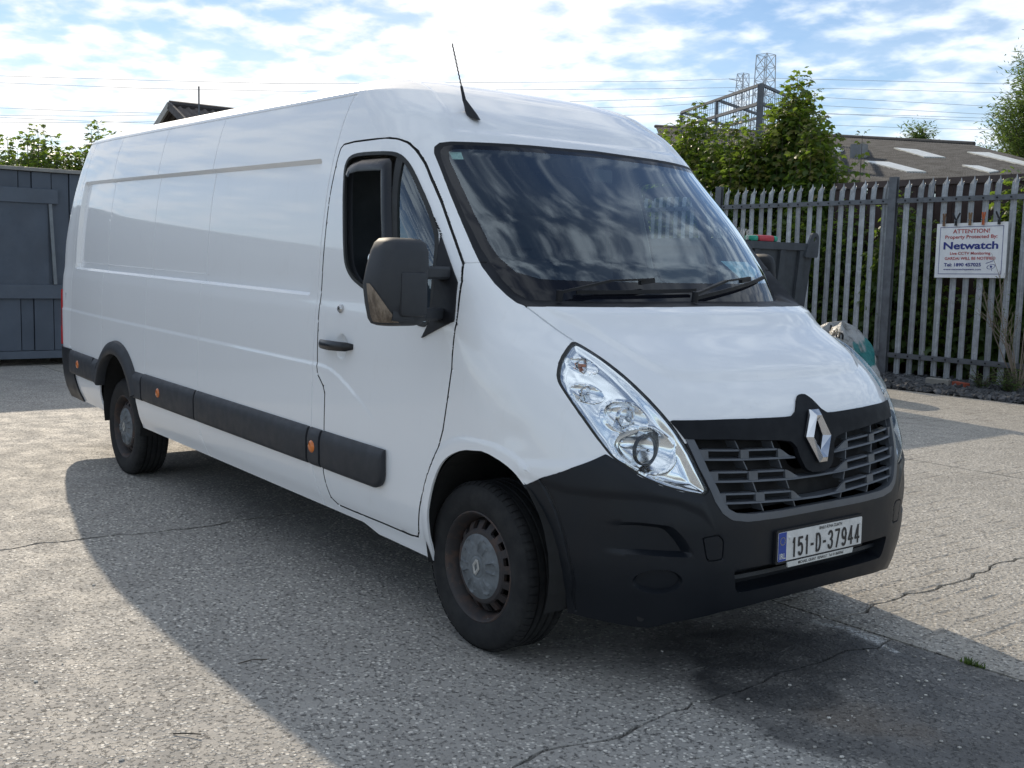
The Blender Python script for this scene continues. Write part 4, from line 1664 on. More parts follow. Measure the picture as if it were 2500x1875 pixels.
def mirror(s):
    # housing: stack of rounded sections; y outwards
    V, F = [], []
    rows = [(1.292, .055, .60), (1.300, .080, .82), (1.32, .098, .93), (1.38, .112, 1.0), (1.45, .116, 1.02), (1.52, .113, .99), (1.58, .104, .92), (1.612, .088, .82), (1.628, .062, .66), (1.632, .03, .45)]
    yc = 1.243
    n = 28
    for z, dpt, wf in rows:
        hw = .118 * wf
        sh = -.016 * (1.45 - z) / .16 if z < 1.45 else -.03 * (z - 1.45) / .18
        for k in range(n):
            a = 2 * math.pi * k / n
            ca, sa = math.cos(a), math.sin(a)
            e = .55
            u = math.copysign(abs(ca)**e, ca)
            w = math.copysign(abs(sa)**e, sa)
            x = -.235 + (dpt * w if w > 0 else .045 * w)
            V.append((x, s * (yc + sh + hw * u), z))
    for i in range(len(rows) - 1):
        for k in range(n):
            k2 = (k + 1) % n
            F.append((i * n + k, i * n + k2, (i + 1) * n + k2, (i + 1) * n + k))
    F += [tuple(range(n)), tuple((len(rows) - 1) * n + k for k in range(n))[::-1]]
    h = MB().add(V, F).build('door_mirror', m_mirror, van, smooth=True, angle=60)
    # arms
    for z, t_, ya in ((1.500, .026, .985), (1.335, .024, 1.005)):
        n2 = 8
        V, F = [], []
        for i in range(n2 + 1):
            f = i / n2
            y = ya + (1.30 - ya) * f
            x = -.245 + .10 * f**.8
            sec = [(-.035, -t_), (.028, -t_), (.036, -t_ * .6), (.036, t_ * .6), (.028, t_), (-.035, t_)]
            k_ = 1 if f < .75 else 1 - .6 * (f - .75) / .25
            for dx, dz in sec:
                V.append((x + dx * k_, s * y, z + dz * (1 if f < .9 else .8)))
        m2 = len(V) // (n2 + 1)
        for i in range(n2):
            for j in range(m2):
                F.append((i * m2 + j, i * m2 + (j + 1) % m2, (i + 1) * m2 + (j + 1) % m2, (i + 1) * m2 + j))
        F += [tuple(range(m2)), tuple(n2 * m2 + j for j in range(m2))[::-1]]
        MB().add(V, F).build('mirror_arm', m_mirror, h, smooth=True, angle=30)
    # raised shoulder panel between the arms on the shell front
    MB().box((-.17, s * 1.15 if s > 0 else -1.275, 1.33), (-.112, s * 1.275 if s > 0 else -1.15, 1.505), .018).build('mirror_boss', m_mirror, h, smooth=True)
    MB().prism(rounded([(-.105, -.14), (.105, -.14), (.112, .13), (-.08, .15)], .03), lambda a, b, d: (-.279 + d, s * (yc - .008 + a * .82), 1.455 + b * .9), .006).build('mirror_glass', m_mglass, h)
    # scuffed lower corner: follows the shell, slightly proud
    if s < 0:
        V, F = [], []
        cols = 9
        zr = [1.296, 1.312, 1.335, 1.36, 1.385, 1.41, 1.435, 1.455]
        for z in zr:
            dpt = float(np.interp(z, [r[0] for r in rows], [r[1] for r in rows]))
            wf = float(np.interp(z, [r[0] for r in rows], [r[2] for r in rows]))
            hw = .118 * wf
            sh = -.016 * (1.45 - z) / .16 if z < 1.45 else 0
            a0, a1 = .02, .02 + 1.5 * (1 - (z - 1.296) / .165)**.9 + .02
            for k in range(cols):
                a = a0 + (a1 - a0) * k / (cols - 1)
                ca, sa = math.cos(a), math.sin(a)
                x = -.235 + dpt * abs(sa)**.55
                V.append((x + .003, s * (yc + sh + hw * math.copysign(abs(ca)**.55, ca) + .003), z))
        for i in range(len(zr) - 1):
            for k in range(cols - 1):
                F.append((i * cols + k, i * cols + k + 1, (i + 1) * cols + k + 1, (i + 1) * cols + k))
        o = MB().add(V, F).build('scuffed_corner', m_scuff, h, smooth=True, angle=60)
        o['label'] = 'scuffed brown lower corner of the mirror shell'
    return h


mirror(-1)
fm = mirror(1)
for o_ in [fm] + list(fm.children):
    for v in o_.data.vertices:
        # knocked back towards the door
        v.co = Vector((v.co.x - .75 * max(0, v.co.y - 1.0), 1.0 + (v.co.y - 1.0) * .62, v.co.z))

# ---- wind deflector on the door glass
for s in (-1, 1):
    V, F = [], []
    path = [(-1.098, 1.925), (-1.085, 1.955), (-1.06, 1.972), (-.98, 1.982), (-.84, 1.981), (-.745, 1.977), (-.722, 1.96), (-.712, 1.93), (-.69, 1.86), (-.665, 1.76), (-.635, 1.636), (-.60, 1.50), (-.56, 1.38)]
    for i, (x, z) in enumerate(path):
        d = Vector(path[min(i + 1, len(path) - 1)]) - Vector(path[max(i - 1, 0)])
        n_ = Vector((d[1], -d[0])).normalized()
        w = .055
        for f, o_ in ((0, .002), (.3, .020), (.75, .026), (1.0, .022)):
            V.append(spt(x + n_[0] * w * f, z + n_[1] * w * f, o_, s))
    for i in range(len(path) - 1):
        for j in range(3):
            F.append((i * 4 + j, i * 4 + j + 1, (i + 1) * 4 + j + 1, (i + 1) * 4 + j))
    MB().add(V, F).build('wind_deflector', m_gloss, van, smooth=True, angle=50)

# ---- wipers
def glass_pt(y, z, off=0.0):
    sh = float(pch(z, [(1.37, -.147), (1.45, -.10), (1.57, -.04), (1.75, -.006), (1.85, -.004), (2.2, -.004)]))
    return rk((float(fx(y, z)) + sh + off, y, z + off * .7))


for (py_, pz_), (ky, kz), (ba, bb), (ea, eb) in (((-.70, 1.395), (-.28, 1.462), (-.60, 1.425), (.02, 1.44)), ((-.06, 1.398), (.36, 1.475), (-.02, 1.405), (.62, 1.50))):
    P0, P1 = Vector(glass_pt(py_, pz_, .06)), Vector(glass_pt(ky, kz, .05))
    mb = MB()
    mid = P0.lerp(P1, .55) + Vector((.012, 0, .018))
    mb.bar(P0, mid, .018, .010)
    mb.bar(mid, P1, .012, .008)
    mb.tube([P0 + Vector((0, 0, -.035)), P0 + Vector((.004, 0, .010))], .014, 12)
    w = mb.build('wiper', m_black, van)
    A, B = Vector(glass_pt(ba, bb, .018)), Vector(glass_pt(ea, eb, .018))
    m2 = MB()
    n = 10
    for k in range(n):
        y0_, y1_ = ba + (ea - ba) * k / n, ba + (ea - ba) * (k + 1) / n
        z0_, z1_ = bb + (eb - bb) * k / n, bb + (eb - bb) * (k + 1) / n
        m2.bar(glass_pt(y0_, z0_, .018), glass_pt(y1_, z1_, .018), .010, .016)
    m2.build('wiper_blade', m_black, w)
    MB().bar(Vector(glass_pt(ky - .03, kz - .004, .036)), Vector(glass_pt(ky + .05, kz + .006, .036)), .018, .020).build('blade_clip', m_black, w)

# ---- aerial
base = fp(-.575, 2.196, .0)
bx, by, bz_ = base
mb = MB()
V, F = [], []
for i, (f, r) in enumerate(((0, .030), (.25, .026), (.6, .016), (1.0, .008))):
    cx_, cz_ = bx - .012 - .055 * f + .02 * (1 - f), bz_ - .01 + .085 * f
    for k in range(12):
        a = 2 * math.pi * k / 12
        V.append((cx_ + r * 1.5 * math.cos(a), by + r * .8 * math.sin(a), cz_ - .6 * r * math.cos(a) * (1 - f)))
for i in range(3):
    for k in range(12):
        F.append((i * 12 + k, i * 12 + (k + 1) % 12, (i + 1) * 12 + (k + 1) % 12, (i + 1) * 12 + k))
F += [tuple(range(12)), tuple(36 + k for k in range(12))]
mb.add(V, F)
an = mb.build('aerial', m_black, van, smooth=True)
p0 = Vector((bx - .065, by, bz_ + .07))
p1 = Vector((bx - .165, by - .004, bz_ + .335))
MB().tube([p0, p0.lerp(p1, .25)], [.009, .006], 8).build('aerial_sleeve', m_black, an, smooth=True)
MB().tube([p0.lerp(p1, f) + Vector((.0012 * math.sin(f * 90), .0012 * math.cos(f * 90), 0)) for f in np.linspace(.25, 1, 40)], .0030, 6).build('aerial_whip', m_black, an, smooth=True)

# ---- windscreen stickers
m_stick = simple("pale green paper", (.50, .66, .60), .6, var=.2, vscale=60)
m_stick2 = simple("pale blue tax disc", (.30, .52, .60), .6, var=.3, vscale=50)
for nm, pts_, mt in (('permit_sticker', [(-.766, 2.019), (-.720, 2.022), (-.728, 1.988), (-.770, 1.986)], m_stick), ('tax_disc', [(.36, 1.59), (.62, 1.59), (.70, 1.545), (.60, 1.52), (.44, 1.515)], m_stick2)):
    V = [glass_pt(y, z, -.012) for y, z in pts_]
    MB().add(V, [tuple(range(len(V)))]).build(nm, mt, scr)

# ---- cab interior
m_dash = simple("dashboard plastic", (.11, .125, .14), .6, bump=.1, bscale=300, bdist=.002)
m_seat = simple("seat cloth", (.040, .042, .050), .9, bump=.2, bscale=250, bdist=.003)
m_bulk = simple("bulkhead board", (.050, .055, .065), .85)
# dash: loft across y of a profile (x, z)
def dprof(y):
    bulge = .10 * math.exp(-((y + .40) / .26)**2)
    return [(.10, 1.20), (.09, 1.335), (.0, 1.365), (-.16, 1.375), (-.26, 1.372 + bulge * .6), (-.34, 1.368 + bulge), (-.43, 1.335 + bulge), (-.47, 1.26 + bulge * .5), (-.42, 1.02), (-.30, .80), (.10, .80)]


V, F = [], []
ys_ = np.linspace(-.86, .86, 33)
for y in ys_:
    for x, z in dprof(y):
        f_ = 1 - .08 * abs(y / .86)**3
        V.append(rk((x - .12 * abs(y / .86)**2.5 * (x > -.2), y, z)))
m = 11
for i in range(len(ys_) - 1):
    for j in range(m):
        F.append((i * m + j, i * m + (j + 1) % m, (i + 1) * m + (j + 1) % m, (i + 1) * m + j))
F += [tuple(range(m)), tuple((len(ys_) - 1) * m + j for j in range(m))[::-1]]
MB().add(V, F).build('dashboard', m_dash, van, smooth=True, angle=40)
# steering wheel
mb = MB()
ctr = Vector((-.60, -.42, 1.36))
ax = Vector((-.62, 0, .78)).normalized()
u_ = Vector((0, 1, 0))
w_ = ax.cross(u_)
ring = [ctr + (u_ * math.cos(a) + w_ * math.sin(a)) * .20 for a in np.linspace(0, 2 * math.pi, 41)]
mb.tube(ring, .016, 8, cap=False)
for a in (0, 2.1, 4.2):
    mb.bar(ctr, ctr + (u_ * math.cos(a) + w_ * math.sin(a)) * .2, .05, .018)
mb.tube([ctr - ax * .02, ctr + ax * .03], .07, 16)
mb.build('steering_wheel', m_gloss, van, smooth=True)
for sy_, wd in ((-.45, .26), (.16, .22), (.60, .22)):
    mb = MB()
    mb.box((-1.18, sy_ - wd, .82), (-.66, sy_ + wd, 1.00), .05)
    st = mb.build('seat', m_seat, van, smooth=True)
    b = MB()
    b.box((-1.26, sy_ - wd, .98), (-1.10, sy_ + wd, 1.58), .06)
    b.v = [(x - (z - .98) * .10, y, z) for x, y, z in b.v]
    b.build('seat_back', m_seat, st, smooth=True)
    b = MB().box((-1.29, sy_ - .13, 1.62), (-1.19, sy_ + .13, 1.82), .045)
    b.tube([(-1.24, sy_ - .06, 1.52), (-1.24, sy_ - .06, 1.66)], .008, 6)
    b.tube([(-1.24, sy_ + .06, 1.52), (-1.24, sy_ + .06, 1.66)], .008, 6)
    b.build('headrest', m_seat, st, smooth=True)
MB().box((-1.40, -.93, .42), (-1.37, .93, 2.05)).build('bulkhead', m_bulk, van)
MB().box((-1.36, -.90, .44), (-.05, .90, .50)).build('cab_floor', m_seat, van)
# phone holder and papers on the dash
ph = MB()
ph.tube([(-.15, .10, 1.37), (-.17, .10, 1.46)], .012, 8)
ph.box((-.20, .02, 1.43), (-.18, .16, 1.54), .006)
ph.tube([(-.12, .17, 1.42), (-.135, .17, 1.42)], .035, 16)
ph.build('phone_holder', m_gloss, van)
MB().box((-.22, .34, 1.378), (-.02, .56, 1.382)).build('dash_papers', simple("paper", (.75, .76, .74), .7), van)
# rear-view blind mirror at the screen head
MB().box((-.50, -.02, 1.93), (-.44, .10, 2.0), .01).build('sensor_pod', m_gloss, van)
# ------------------------------------------------------------------ background
# ---- leaves
def leaf_mat(name, lo, hi, trans):
    t = NT(name)
    at = t.node('ShaderNodeAttribute', attribute_name='tint')
    sp = t.node('ShaderNodeSeparateColor')
    t.l.new(at.outputs['Color'], sp.inputs[0])
    col = t.mix(sp.outputs[0], lo, hi)
    col = t.mix(t.math('MULTIPLY', sp.outputs[1], .8), col, (.30, .16, .05))
    t.set(col=col, rough=.42, spec=.4)
    tr = t.node('ShaderNodeBsdfTranslucent')
    t.l.new(t.mix(sp.outputs[0], trans, tuple(min(1, c * 1.5) for c in trans)), tr.inputs[0])
    mx = t.node('ShaderNodeMixShader')
    mx.inputs[0].default_value = .42
    t.l.new(t.b.outputs[0], mx.inputs[1])
    t.l.new(tr.outputs[0], mx.inputs[2])
    t.l.new(mx.outputs[0], t.out.inputs['Surface'])
    return t.m


m_syc = leaf_mat("sycamore leaf", (.030, .062, .014), (.085, .135, .030), (.20, .30, .035))
m_wil = leaf_mat("narrow leaf", (.040, .075, .022), (.085, .13, .045), (.16, .24, .05))
m_bark = simple("bark", (.085, .07, .055), .9, var=.35, vscale=20, bump=.4, bscale=60, bdist=.01)

# five-lobed leaf, unit size, petiole at origin, along +x
LEAF_V = np.array([(0, 0, 0), (.10, .34, -.05), (.34, .26, .02), (.46, .52, -.10), (.62, .22, .02), (1.0, 0, -.12), (.62, -.22, .02), (.46, -.52, -.10), (.34, -.26, .02), (.10, -.34, -.05), (.42, 0, .06)], float)
LEAF_T = np.array([(10, 0, 1), (10, 1, 2), (10, 2, 3), (10, 3, 4), (10, 4, 5), (10, 5, 6), (10, 6, 7), (10, 7, 8), (10, 8, 9), (10, 9, 0)])
NLEAF_V = np.array([(0, 0, 0), (.35, .11, .02), (.35, -.11, .02), (1, 0, -.10)], float)
NLEAF_T = np.array([(0, 2, 1), (1, 2, 3)])


def leaves_mesh(name, items, mat, parent, kind='syc'):
    """items: array of (x, y, z, dirx, diry, dirz, size, roll, tint, red)"""
    it = np.array(items, float)
    LV, LT = (LEAF_V, LEAF_T) if kind == 'syc' else (NLEAF_V, NLEAF_T)
    d = it[:, 3:6] / np.maximum(np.linalg.norm(it[:, 3:6], axis=1, keepdims=True), 1e-9)
    up = np.tile([0, 0, 1.0], (len(it), 1))
    s = np.cross(up, d)
    s /= np.maximum(np.linalg.norm(s, axis=1, keepdims=True), 1e-6)
    n = np.cross(d, s)
    cr, sr = np.cos(it[:, 7])[:, None], np.sin(it[:, 7])[:, None]
    s, n = s * cr + n * sr, n * cr - s * sr
    V = it[:, None, 0:3] + it[:, 6][:, None, None] * (LV[None, :, 0:1] * d[:, None] + LV[None, :, 1:2] * s[:, None] + LV[None, :, 2:3] * n[:, None])
    k = len(LV)
    T = (LT[None] + (np.arange(len(it)) * k)[:, None, None]).reshape(-1, 3)
    V = V.reshape(-1, 3)
    me = bpy.data.meshes.new(name)
    me.vertices.add(len(V))
    me.vertices.foreach_set('co', V.astype(np.float32).ravel())
    me.loops.add(len(T) * 3)
    me.loops.foreach_set('vertex_index', T.astype(np.int32).ravel())
    me.polygons.add(len(T))
    me.polygons.foreach_set('loop_start', np.arange(0, len(T) * 3, 3, dtype=np.int32))
    me.polygons.foreach_set('loop_total', np.full(len(T), 3, dtype=np.int32))
    me.update(calc_edges=True)
    ca = me.color_attributes.new('tint', 'FLOAT_COLOR', 'POINT')
    c = np.ones((len(it), k, 4), np.float32)
    c[:, :, 0] = it[:, 8][:, None]
    c[:, :, 1] = it[:, 9][:, None]
    ca.data.foreach_set('color', c.ravel())
    me.materials.append(mat)
    o = bpy.data.objects.new(name, me)
    return link(o, parent)


def shoot_leaves(r, p0, p1, size, per=4, gap=.15, tip_red=.0):
    """leaf whorls along one upright shoot"""
    L = (p1 - p0).length
    n = max(3, int(L / gap))
    out_ = []
    ph = r.uniform(0, 6.28)
    for i in range(n + 1):
        f = i / n
        p = p0.lerp(p1, f)
        k = per if f < .96 else per + 1
        sz = size * (1.0 - .45 * f) * r.uniform(.8, 1.15)
        for j in range(k):
            a = ph + (i % 2) * .8 + 2 * math.pi * j / k + r.uniform(-.35, .35)
            pet = sz * r.uniform(.5, 1.0)
            dz = r.uniform(-.1, .45) if f < .92 else r.uniform(.3, 1.2)
            b = p + Vector((math.cos(a) * pet, math.sin(a) * pet, dz * pet))
            out_.append((b.x, b.y, b.z, math.cos(a), math.sin(a), r.uniform(-1.7, -.25) if f < .92 else r.uniform(-.6, .3), sz, r.uniform(-.9, .9), min(1, max(0, r.gauss(.35 + .35 * f, .2))), (r.uniform(0, tip_red) if f > .86 else 0)))
    return out_


def sapling(name, base, label, top, nshoot, spread, size, seed, group, cat='tree', zlow=.5, red=.5, per=4, gap=.15):
    r = random.Random(seed)
    b = Vector(base)
    t_ = thing(name, base, label, cat, group)
    mb = MB()
    items = []
    H = top - b.z
    trunk_top = Vector((r.uniform(-.1, .1), r.uniform(-.1, .1), H * .72))
    mb.tube([(0, 0, -.05), trunk_top * .5 + Vector((r.uniform(-.06, .06), r.uniform(-.06, .06), 0)), trunk_top], [.05, .04, .02], 7)
    for k in range(nshoot):
        a = 2 * math.pi * (k * .618 + r.uniform(-.05, .05))
        rr = spread * math.sqrt((k + .5) / nshoot)
        f0 = r.uniform(.05, .6)
        st = trunk_top * f0
        edge = rr / spread
        hi = H * (1 - .30 * edge**2.2) * r.uniform(.84, 1.0) if k else H
        lo = max(zlow, hi * r.uniform(.12, .45))
        p0 = Vector((math.cos(a) * rr * .8, math.sin(a) * rr * .8, lo))
        p1 = Vector((math.cos(a) * rr * 1.1, math.sin(a) * rr * 1.1, hi))
        if k == 0:
            p0, p1 = Vector((0, 0, H * .4)), Vector((0, 0, H))
        mb.tube([st, p0, p1], [.018, .012, .004], 5)
        items += shoot_leaves(r, p0, p1, size, per, gap, red)
    mb.build('trunk', m_bark, t_, smooth=True)
    leaves_mesh('crown', items, m_syc, t_)
    return t_


GT = 'self-sown sycamores behind the palisade fence'
SAP = [((-9.75, 12.1, 0), 4.05, 12, .6, .2, 'low broad sycamore sapling filling the gap below the steel post', 27),
       ((-11.5, 12.6, 0), 4.75, 13, .85, .20, 'bushy sycamore sapling rising beside the van roof, left of the steel frame', 3),
       ((-10.3, 12.4, 0), 4.35, 13, .8, .20, 'rounded sycamore sapling in front of the steel cage, second from the van', 5),
       ((-9.15, 12.7, 0), 5.05, 14, .62, .22, 'tallest dark sycamore sapling with a pointed top behind the fence', 8),
       ((-8.35, 12.2, 0), 4.15, 9, .5, .19, 'slim sycamore sapling right of the tallest one, before the roof', 13),
       ((-12.9, 13.0, 0), 4.3, 12, .9, .21, 'sycamore sapling half hidden by the van windscreen pillar', 21)]
for b, top, ns_, sp_, sz, lab, sd in SAP:
    sapling('sycamore_sapling', b, lab, top, int(ns_ * 3.3), sp_, sz * 1.05, sd, GT, per=8, gap=.105)
sapling('sycamore_sapling', (-7.55, 12.3, 0), 'single thin sycamore stem leaning up against the grey roof', 3.85, 3, .28, .17, 31, GT, zlow=1.4)
# growth behind the pales
low = [(-13.2, 11.9, 2.9), (-11.6, 12.0, 2.9), (-10.4, 11.9, 3.1), (-9.4, 12.0, 3.0), (-8.4, 11.9, 3.0), (-7.4, 11.75, 2.7), (-12.2, 11.7, 2.5), (-11.0, 11.6, 2.4), (-9.9, 11.55, 2.5), (-8.9, 11.6, 2.3), (-7.9, 11.5, 2.6), (-6.9, 11.5, 1.6), (-6.15, 11.45, 2.75), (-5.4, 11.4, 1.5), (-4.45, 11.35, 3.0), (-3.6, 11.4, 1.3)]
labs = ['shrub behind the fence seen through the cab of the van', 'second shrub along behind the fence, beside the windscreen pillar', 'tall leafy shrub just over the pales above the skip', 'tall leafy shrub over the pales right of the skip light bar', 'tall leafy shrub under the slim sapling by the roof vent', 'shrub against the left end of the brown boards', 'dark leafy shrub behind the fence next to the van bonnet', 'dense shrub behind the fence above the grey skip', 'shrub filling the fence bay left of the square post', 'shrub behind the pales right of the skip lug', 'tall shrub behind the pales close to the square post', 'low shrub at the foot of the bay left of the square post', 'light green shrub showing just right of the square post', 'low shrub behind the pales below the left half of the sign', 'sunlit yellow-green sapling growing up behind the warning sign', 'low shrub behind the fence at the right picture edge']
for (x, y, h), lb in zip(low, labs):
    sapling('hedge_shrub', (x, y, 0), lb, h, 28 if h > 2 else 16, .52 if x < -4.6 or x > -4.3 else .26, .17, int(-x * 77), 'shrubs behind the palisade fence', cat='shrub', zlow=.15, red=.1, per=5, gap=.12)

# ---- palisade fence
t = NT("galvanised steel")
sp_ = t.vor(28, 'F1', 'Color')
sc_ = t.node('ShaderNodeSeparateColor')
t.l.new(sp_, sc_.inputs[0])
t.set(col=t.mix(t.ramp(t.noise(7, 5, .7), .35, .7), t.mix(sc_.outputs[0], (.36, .385, .41), (.46, .485, .51)), (.30, .315, .33)), rough=.5, metal=.2)
oi = t.node('ShaderNodeObjectInfo')
prev = t.b.inputs['Base Color'].links[0].from_socket
stain_ = t.ramp(t.noise(4, 5, .7, t.scalevec((8, 8, .8))), .58, .72, 0, .45)
shade_ = t.mix(stain_, prev, (.17, .15, .13))
vm = t.node('ShaderNodeVectorMath', operation='SCALE')
t.l.new(shade_, vm.inputs[0])
t.l.new(t.math('ADD', .72, t.math('MULTIPLY', oi.outputs['Random'], .45)), vm.inputs['Scale'])
t.l.new(vm.outputs[0], t.b.inputs['Base Color'])
m_galv = t.m
m_steel = simple("dull grey steel", (.13, .14, .155), .55, metal=.3, var=.2)
FY = 10.85
fence = thing('palisade_fence', (-7.0, FY, 0), 'galvanised steel palisade fence with pointed pales and bolted rails', 'fence')
# pale: W section, spear top
prof = [(-.046, .0), (-.038, .012), (-.016, .012), (0, -.006), (.016, .012), (.038, .012), (.046, .0)]
V, F = [], []
zs_ = [.10, 2.70, 2.84]
k = len(prof)
for i, z in enumerate(zs_):
    for x, y in prof:
        V.append((x, y + (0 if i < 2 else .015), z))
tops = [2.86, 2.90, 2.86, 2.95, 2.86, 2.90, 2.86]
for (x, y), tz in zip(prof, tops):
    V.append((x * .82, y + .045, tz))
for i in range(3):
    for j in range(k - 1):
        F.append((i * k + j, i * k + j + 1, (i + 1) * k + j + 1, (i + 1) * k + j))
n0 = len(V)
V2 = [(x, y + .004, z) for x, y, z in V]
F2 = [tuple(a + n0 for a in f[::-1]) for f in F]
pale_me = mesh_data('pale', V + V2, F + F2, m_galv, True, 30)
x = -13.2
i = 0
xs = [-5.927 - .16 - .1925 * k for k in range(38)] + [-5.927 + .207 + .198 * k for k in range(16)]
for x in xs:
    o = bpy.data.objects.new('pale', pale_me)
    o.location = (x + 7.0, rng.uniform(-.006, .006), rng.uniform(-.02, .02))
    o.rotation_euler = (rng.uniform(-.004, .006), rng.uniform(-.007, .007), rng.uniform(-.06, .06))
    link(o, fence)
for x in (-12.65, -9.29, -5.927, -2.55):
    mb = MB()
    mb.box((-.062, -.075, 0), (.062, -.067, 2.98))
    mb.box((-.062, -.012, 0), (.062, -.004, 2.98))
    mb.box((-.006, -.067, 0), (.006, -.012, 2.98))
    mb.build('post', m_steel, fence, loc=(x + 7.0, 0, 0))
bolts = sorted(xs)
for z in (2.63, .37):
    for xa, xb in ((-12.6, -9.34), (-9.24, -5.99), (-5.865, -2.6)):
        mb = MB()
        mb.box((xa, -.050, z - .035), (xb, -.044, z + .035))
        mb.box((xa, -.044, z + .029), (xb, -.014, z + .035))
        rl = mb.build('rail', m_steel, fence, loc=(7.0, 0, 0))
        for bxx in bolts:
            if xa < bxx < xb:
                MB().tube([(bxx, -.060, z), (bxx, -.048, z)], .013, 6).build('bolt', m_black, rl)

# ---- warning sign, pegs
m_sign = simple("white sign board", (.74, .75, .76), .45, var=.06)
m_navy = simple("navy print", (.020, .030, .20), .5, var=.05)
m_redp = simple("red print", (.42, .06, .06), .5, var=.1)
SX, SZ, SY = -4.652, 1.914, 10.775
sign = thing('warning_sign', (SX, SY, 1.53), 'white warning board with red and navy lettering pegged to the fence', 'sign')
tilt = .016


def sp(u, v, d=0.0):
    return (u - v * .010, -d, v + .384 + u * tilt)


MB().prism([(-.518, -.378), (.518, -.378), (.518, .378), (-.518, .378)], lambda a, b, d: sp(a, b, d - .01), .010).build('board', m_sign, sign)
mb = MB()
for a, b in (((-.46, -.325), (.46, -.325)), ((.46, -.325), (.46, .325)), ((.46, .325), (-.46, .325)), ((-.46, .325), (-.46, -.325))):
    w = .0035
    if a[1] == b[1]:
        q_ = [(min(a[0], b[0]) - w, a[1] - w), (max(a[0], b[0]) + w, a[1] - w), (max(a[0], b[0]) + w, a[1] + w), (min(a[0], b[0]) - w, a[1] + w)]
    else:
        q_ = [(a[0] - w, min(a[1], b[1]) + w), (a[0] + w, min(a[1], b[1]) + w), (a[0] + w, max(a[1], b[1]) - w), (a[0] - w, max(a[1], b[1]) - w)]
    mb.add([sp(u, v, .003) for u, v in q_], [(0, 1, 2, 3)])
mb.build('border', m_navy, sign)


def fit_text(s, w, h, v, mat, bold, u=0.0):
    V, F = text_vf(s, 1.0, bold=0)
    xs_ = [p[0] for p in V]
    ys_ = [p[1] for p in V]
    cap = .70
    size = h / cap
    sxx = w / ((max(xs_) - min(xs_)) * size)
    V, F = text_vf(s, size, bold=bold, sx=sxx)
    xs_ = [p[0] for p in V]
    mid = (max(xs_) + min(xs_)) / 2
    mk('lettering', [sp(p[0] - mid + u, p[1] + v, .004) for p in V], F, mat, sign)


fit_text('ATTENTION!', .535, .055, .262, m_redp, .001)
fit_text('Property Protected By:', .76, .046, .186, m_redp, .0012)
fit_text('Netwatch', .79, .098, .062, m_navy, .004)
fit_text('Live CCTV Monitoring', .59, .038, -.042, m_redp, .001)
fit_text('GARDAI WILL BE NOTIFIED', .74, .038, -.112, m_redp, .0012)
fit_text('Tel: 1890 457025', .545, .045, -.200, m_navy, .0018, u=-.105)
fit_text('www.netwatchsystem.com', .56, .024, -.262, m_navy, .0006, u=-.105)
mb = MB()
for k in range(24):
    a0, a1 = 2 * math.pi * k / 24, 2 * math.pi * (k + 1) / 24
    def ep(a, f):
        u, v = .060 * f * math.cos(a), .030 * f * math.sin(a)
        return (.315 + u * .97 - v * .24, -.225 + u * .24 + v * .97)
    mb.add([sp(*ep(a0, .90), .004), sp(*ep(a1, .90), .004), sp(*ep(a1, 1.05), .004), sp(*ep(a0, 1.05), .004)], [(0, 1, 2, 3)])
mb.add([sp(.315 + .016 * math.cos(a), -.225 + .016 * math.sin(a), .004) for a in np.linspace(0, 2 * math.pi, 13)[:-1]], [tuple(range(12))])
mb.add([sp(u, v, .004) for u, v in ((.235, -.178), (.345, -.140), (.348, -.147), (.238, -.185))], [(0, 1, 2, 3)])
mb.add([sp(u, v, .004) for u, v in ((.318, -.252), (.326, -.254), (.332, -.285), (.328, -.285))], [(0, 1, 2, 3)])
mb.build('eye_mark', m_navy, sign)
PEG = [(-.405, 'brown wooden peg nearest the left corner of the sign', (.16, .09, .05), 0), (-.225, 'black open peg second from the left on the sign', (.012, .012, .016), 1), (-.018, 'brown wooden peg above the middle of the sign', (.20, .12, .06), 0),
       (.175, 'orange-tipped peg fourth from the left on the sign', (.42, .10, .03), 2), (.40, 'black open peg near the right corner of the sign', (.012, .012, .016), 1)]
for u, lb, col, kd in PEG:
    p = sp(u, .378)
    tp = thing('clothes_peg', (SX + p[0], SY - .004, 1.53 + p[2] - .035), lb, 'peg', 'pegs holding the warning sign')
    mt = simple('peg colour %d' % PEG.index((u, lb, col, kd)), col, .6)
    sp_open = .052 if kd == 1 else .018
    for s in (-1, 1):
        mb = MB()
        mb.bar((s * .010, -.012 - (s > 0) * .010, 0), (s * .010, -.012 - (s > 0) * .010, .085), .018, .016, up=(0, 1, 0))
        mb.bar((s * .010, -.012 - (s > 0) * .010, .080), (s * sp_open, -.014, .175), .018, .016, up=(0, 1, 0))
        mb.build('jaw', mt, tp)
    MB().tube([(-.022, -.018, .07), (.022, -.018, .07)], .011, 8).build('spring', m_steel, tp)

# ---- brown boarding behind the fence
m_brown = simple("dark brown boarding", (.040, .022, .019), .7, var=.25, vscale=3)
wall = thing('board_wall', (-4.5, 11.85, 0), 'dark brown vertical board wall close behind the palisade fence', 'wall')
for k in range(23):
    x = -7.7 + k * .30
    mb = MB().box((x + .008, 0, 0), (x + .292, .03, 3.0 + rng.uniform(-.012, .012)), 0)
    mb.build('board', m_brown, wall, loc=(4.5, rng.uniform(-.012, .012), 0))
MB().box((-7.7, -.04, 2.93), (-.8, .06, 3.03)).build('coping', simple("brown coping", (.07, .05, .045), .7), wall, loc=(4.5, 0, 0))

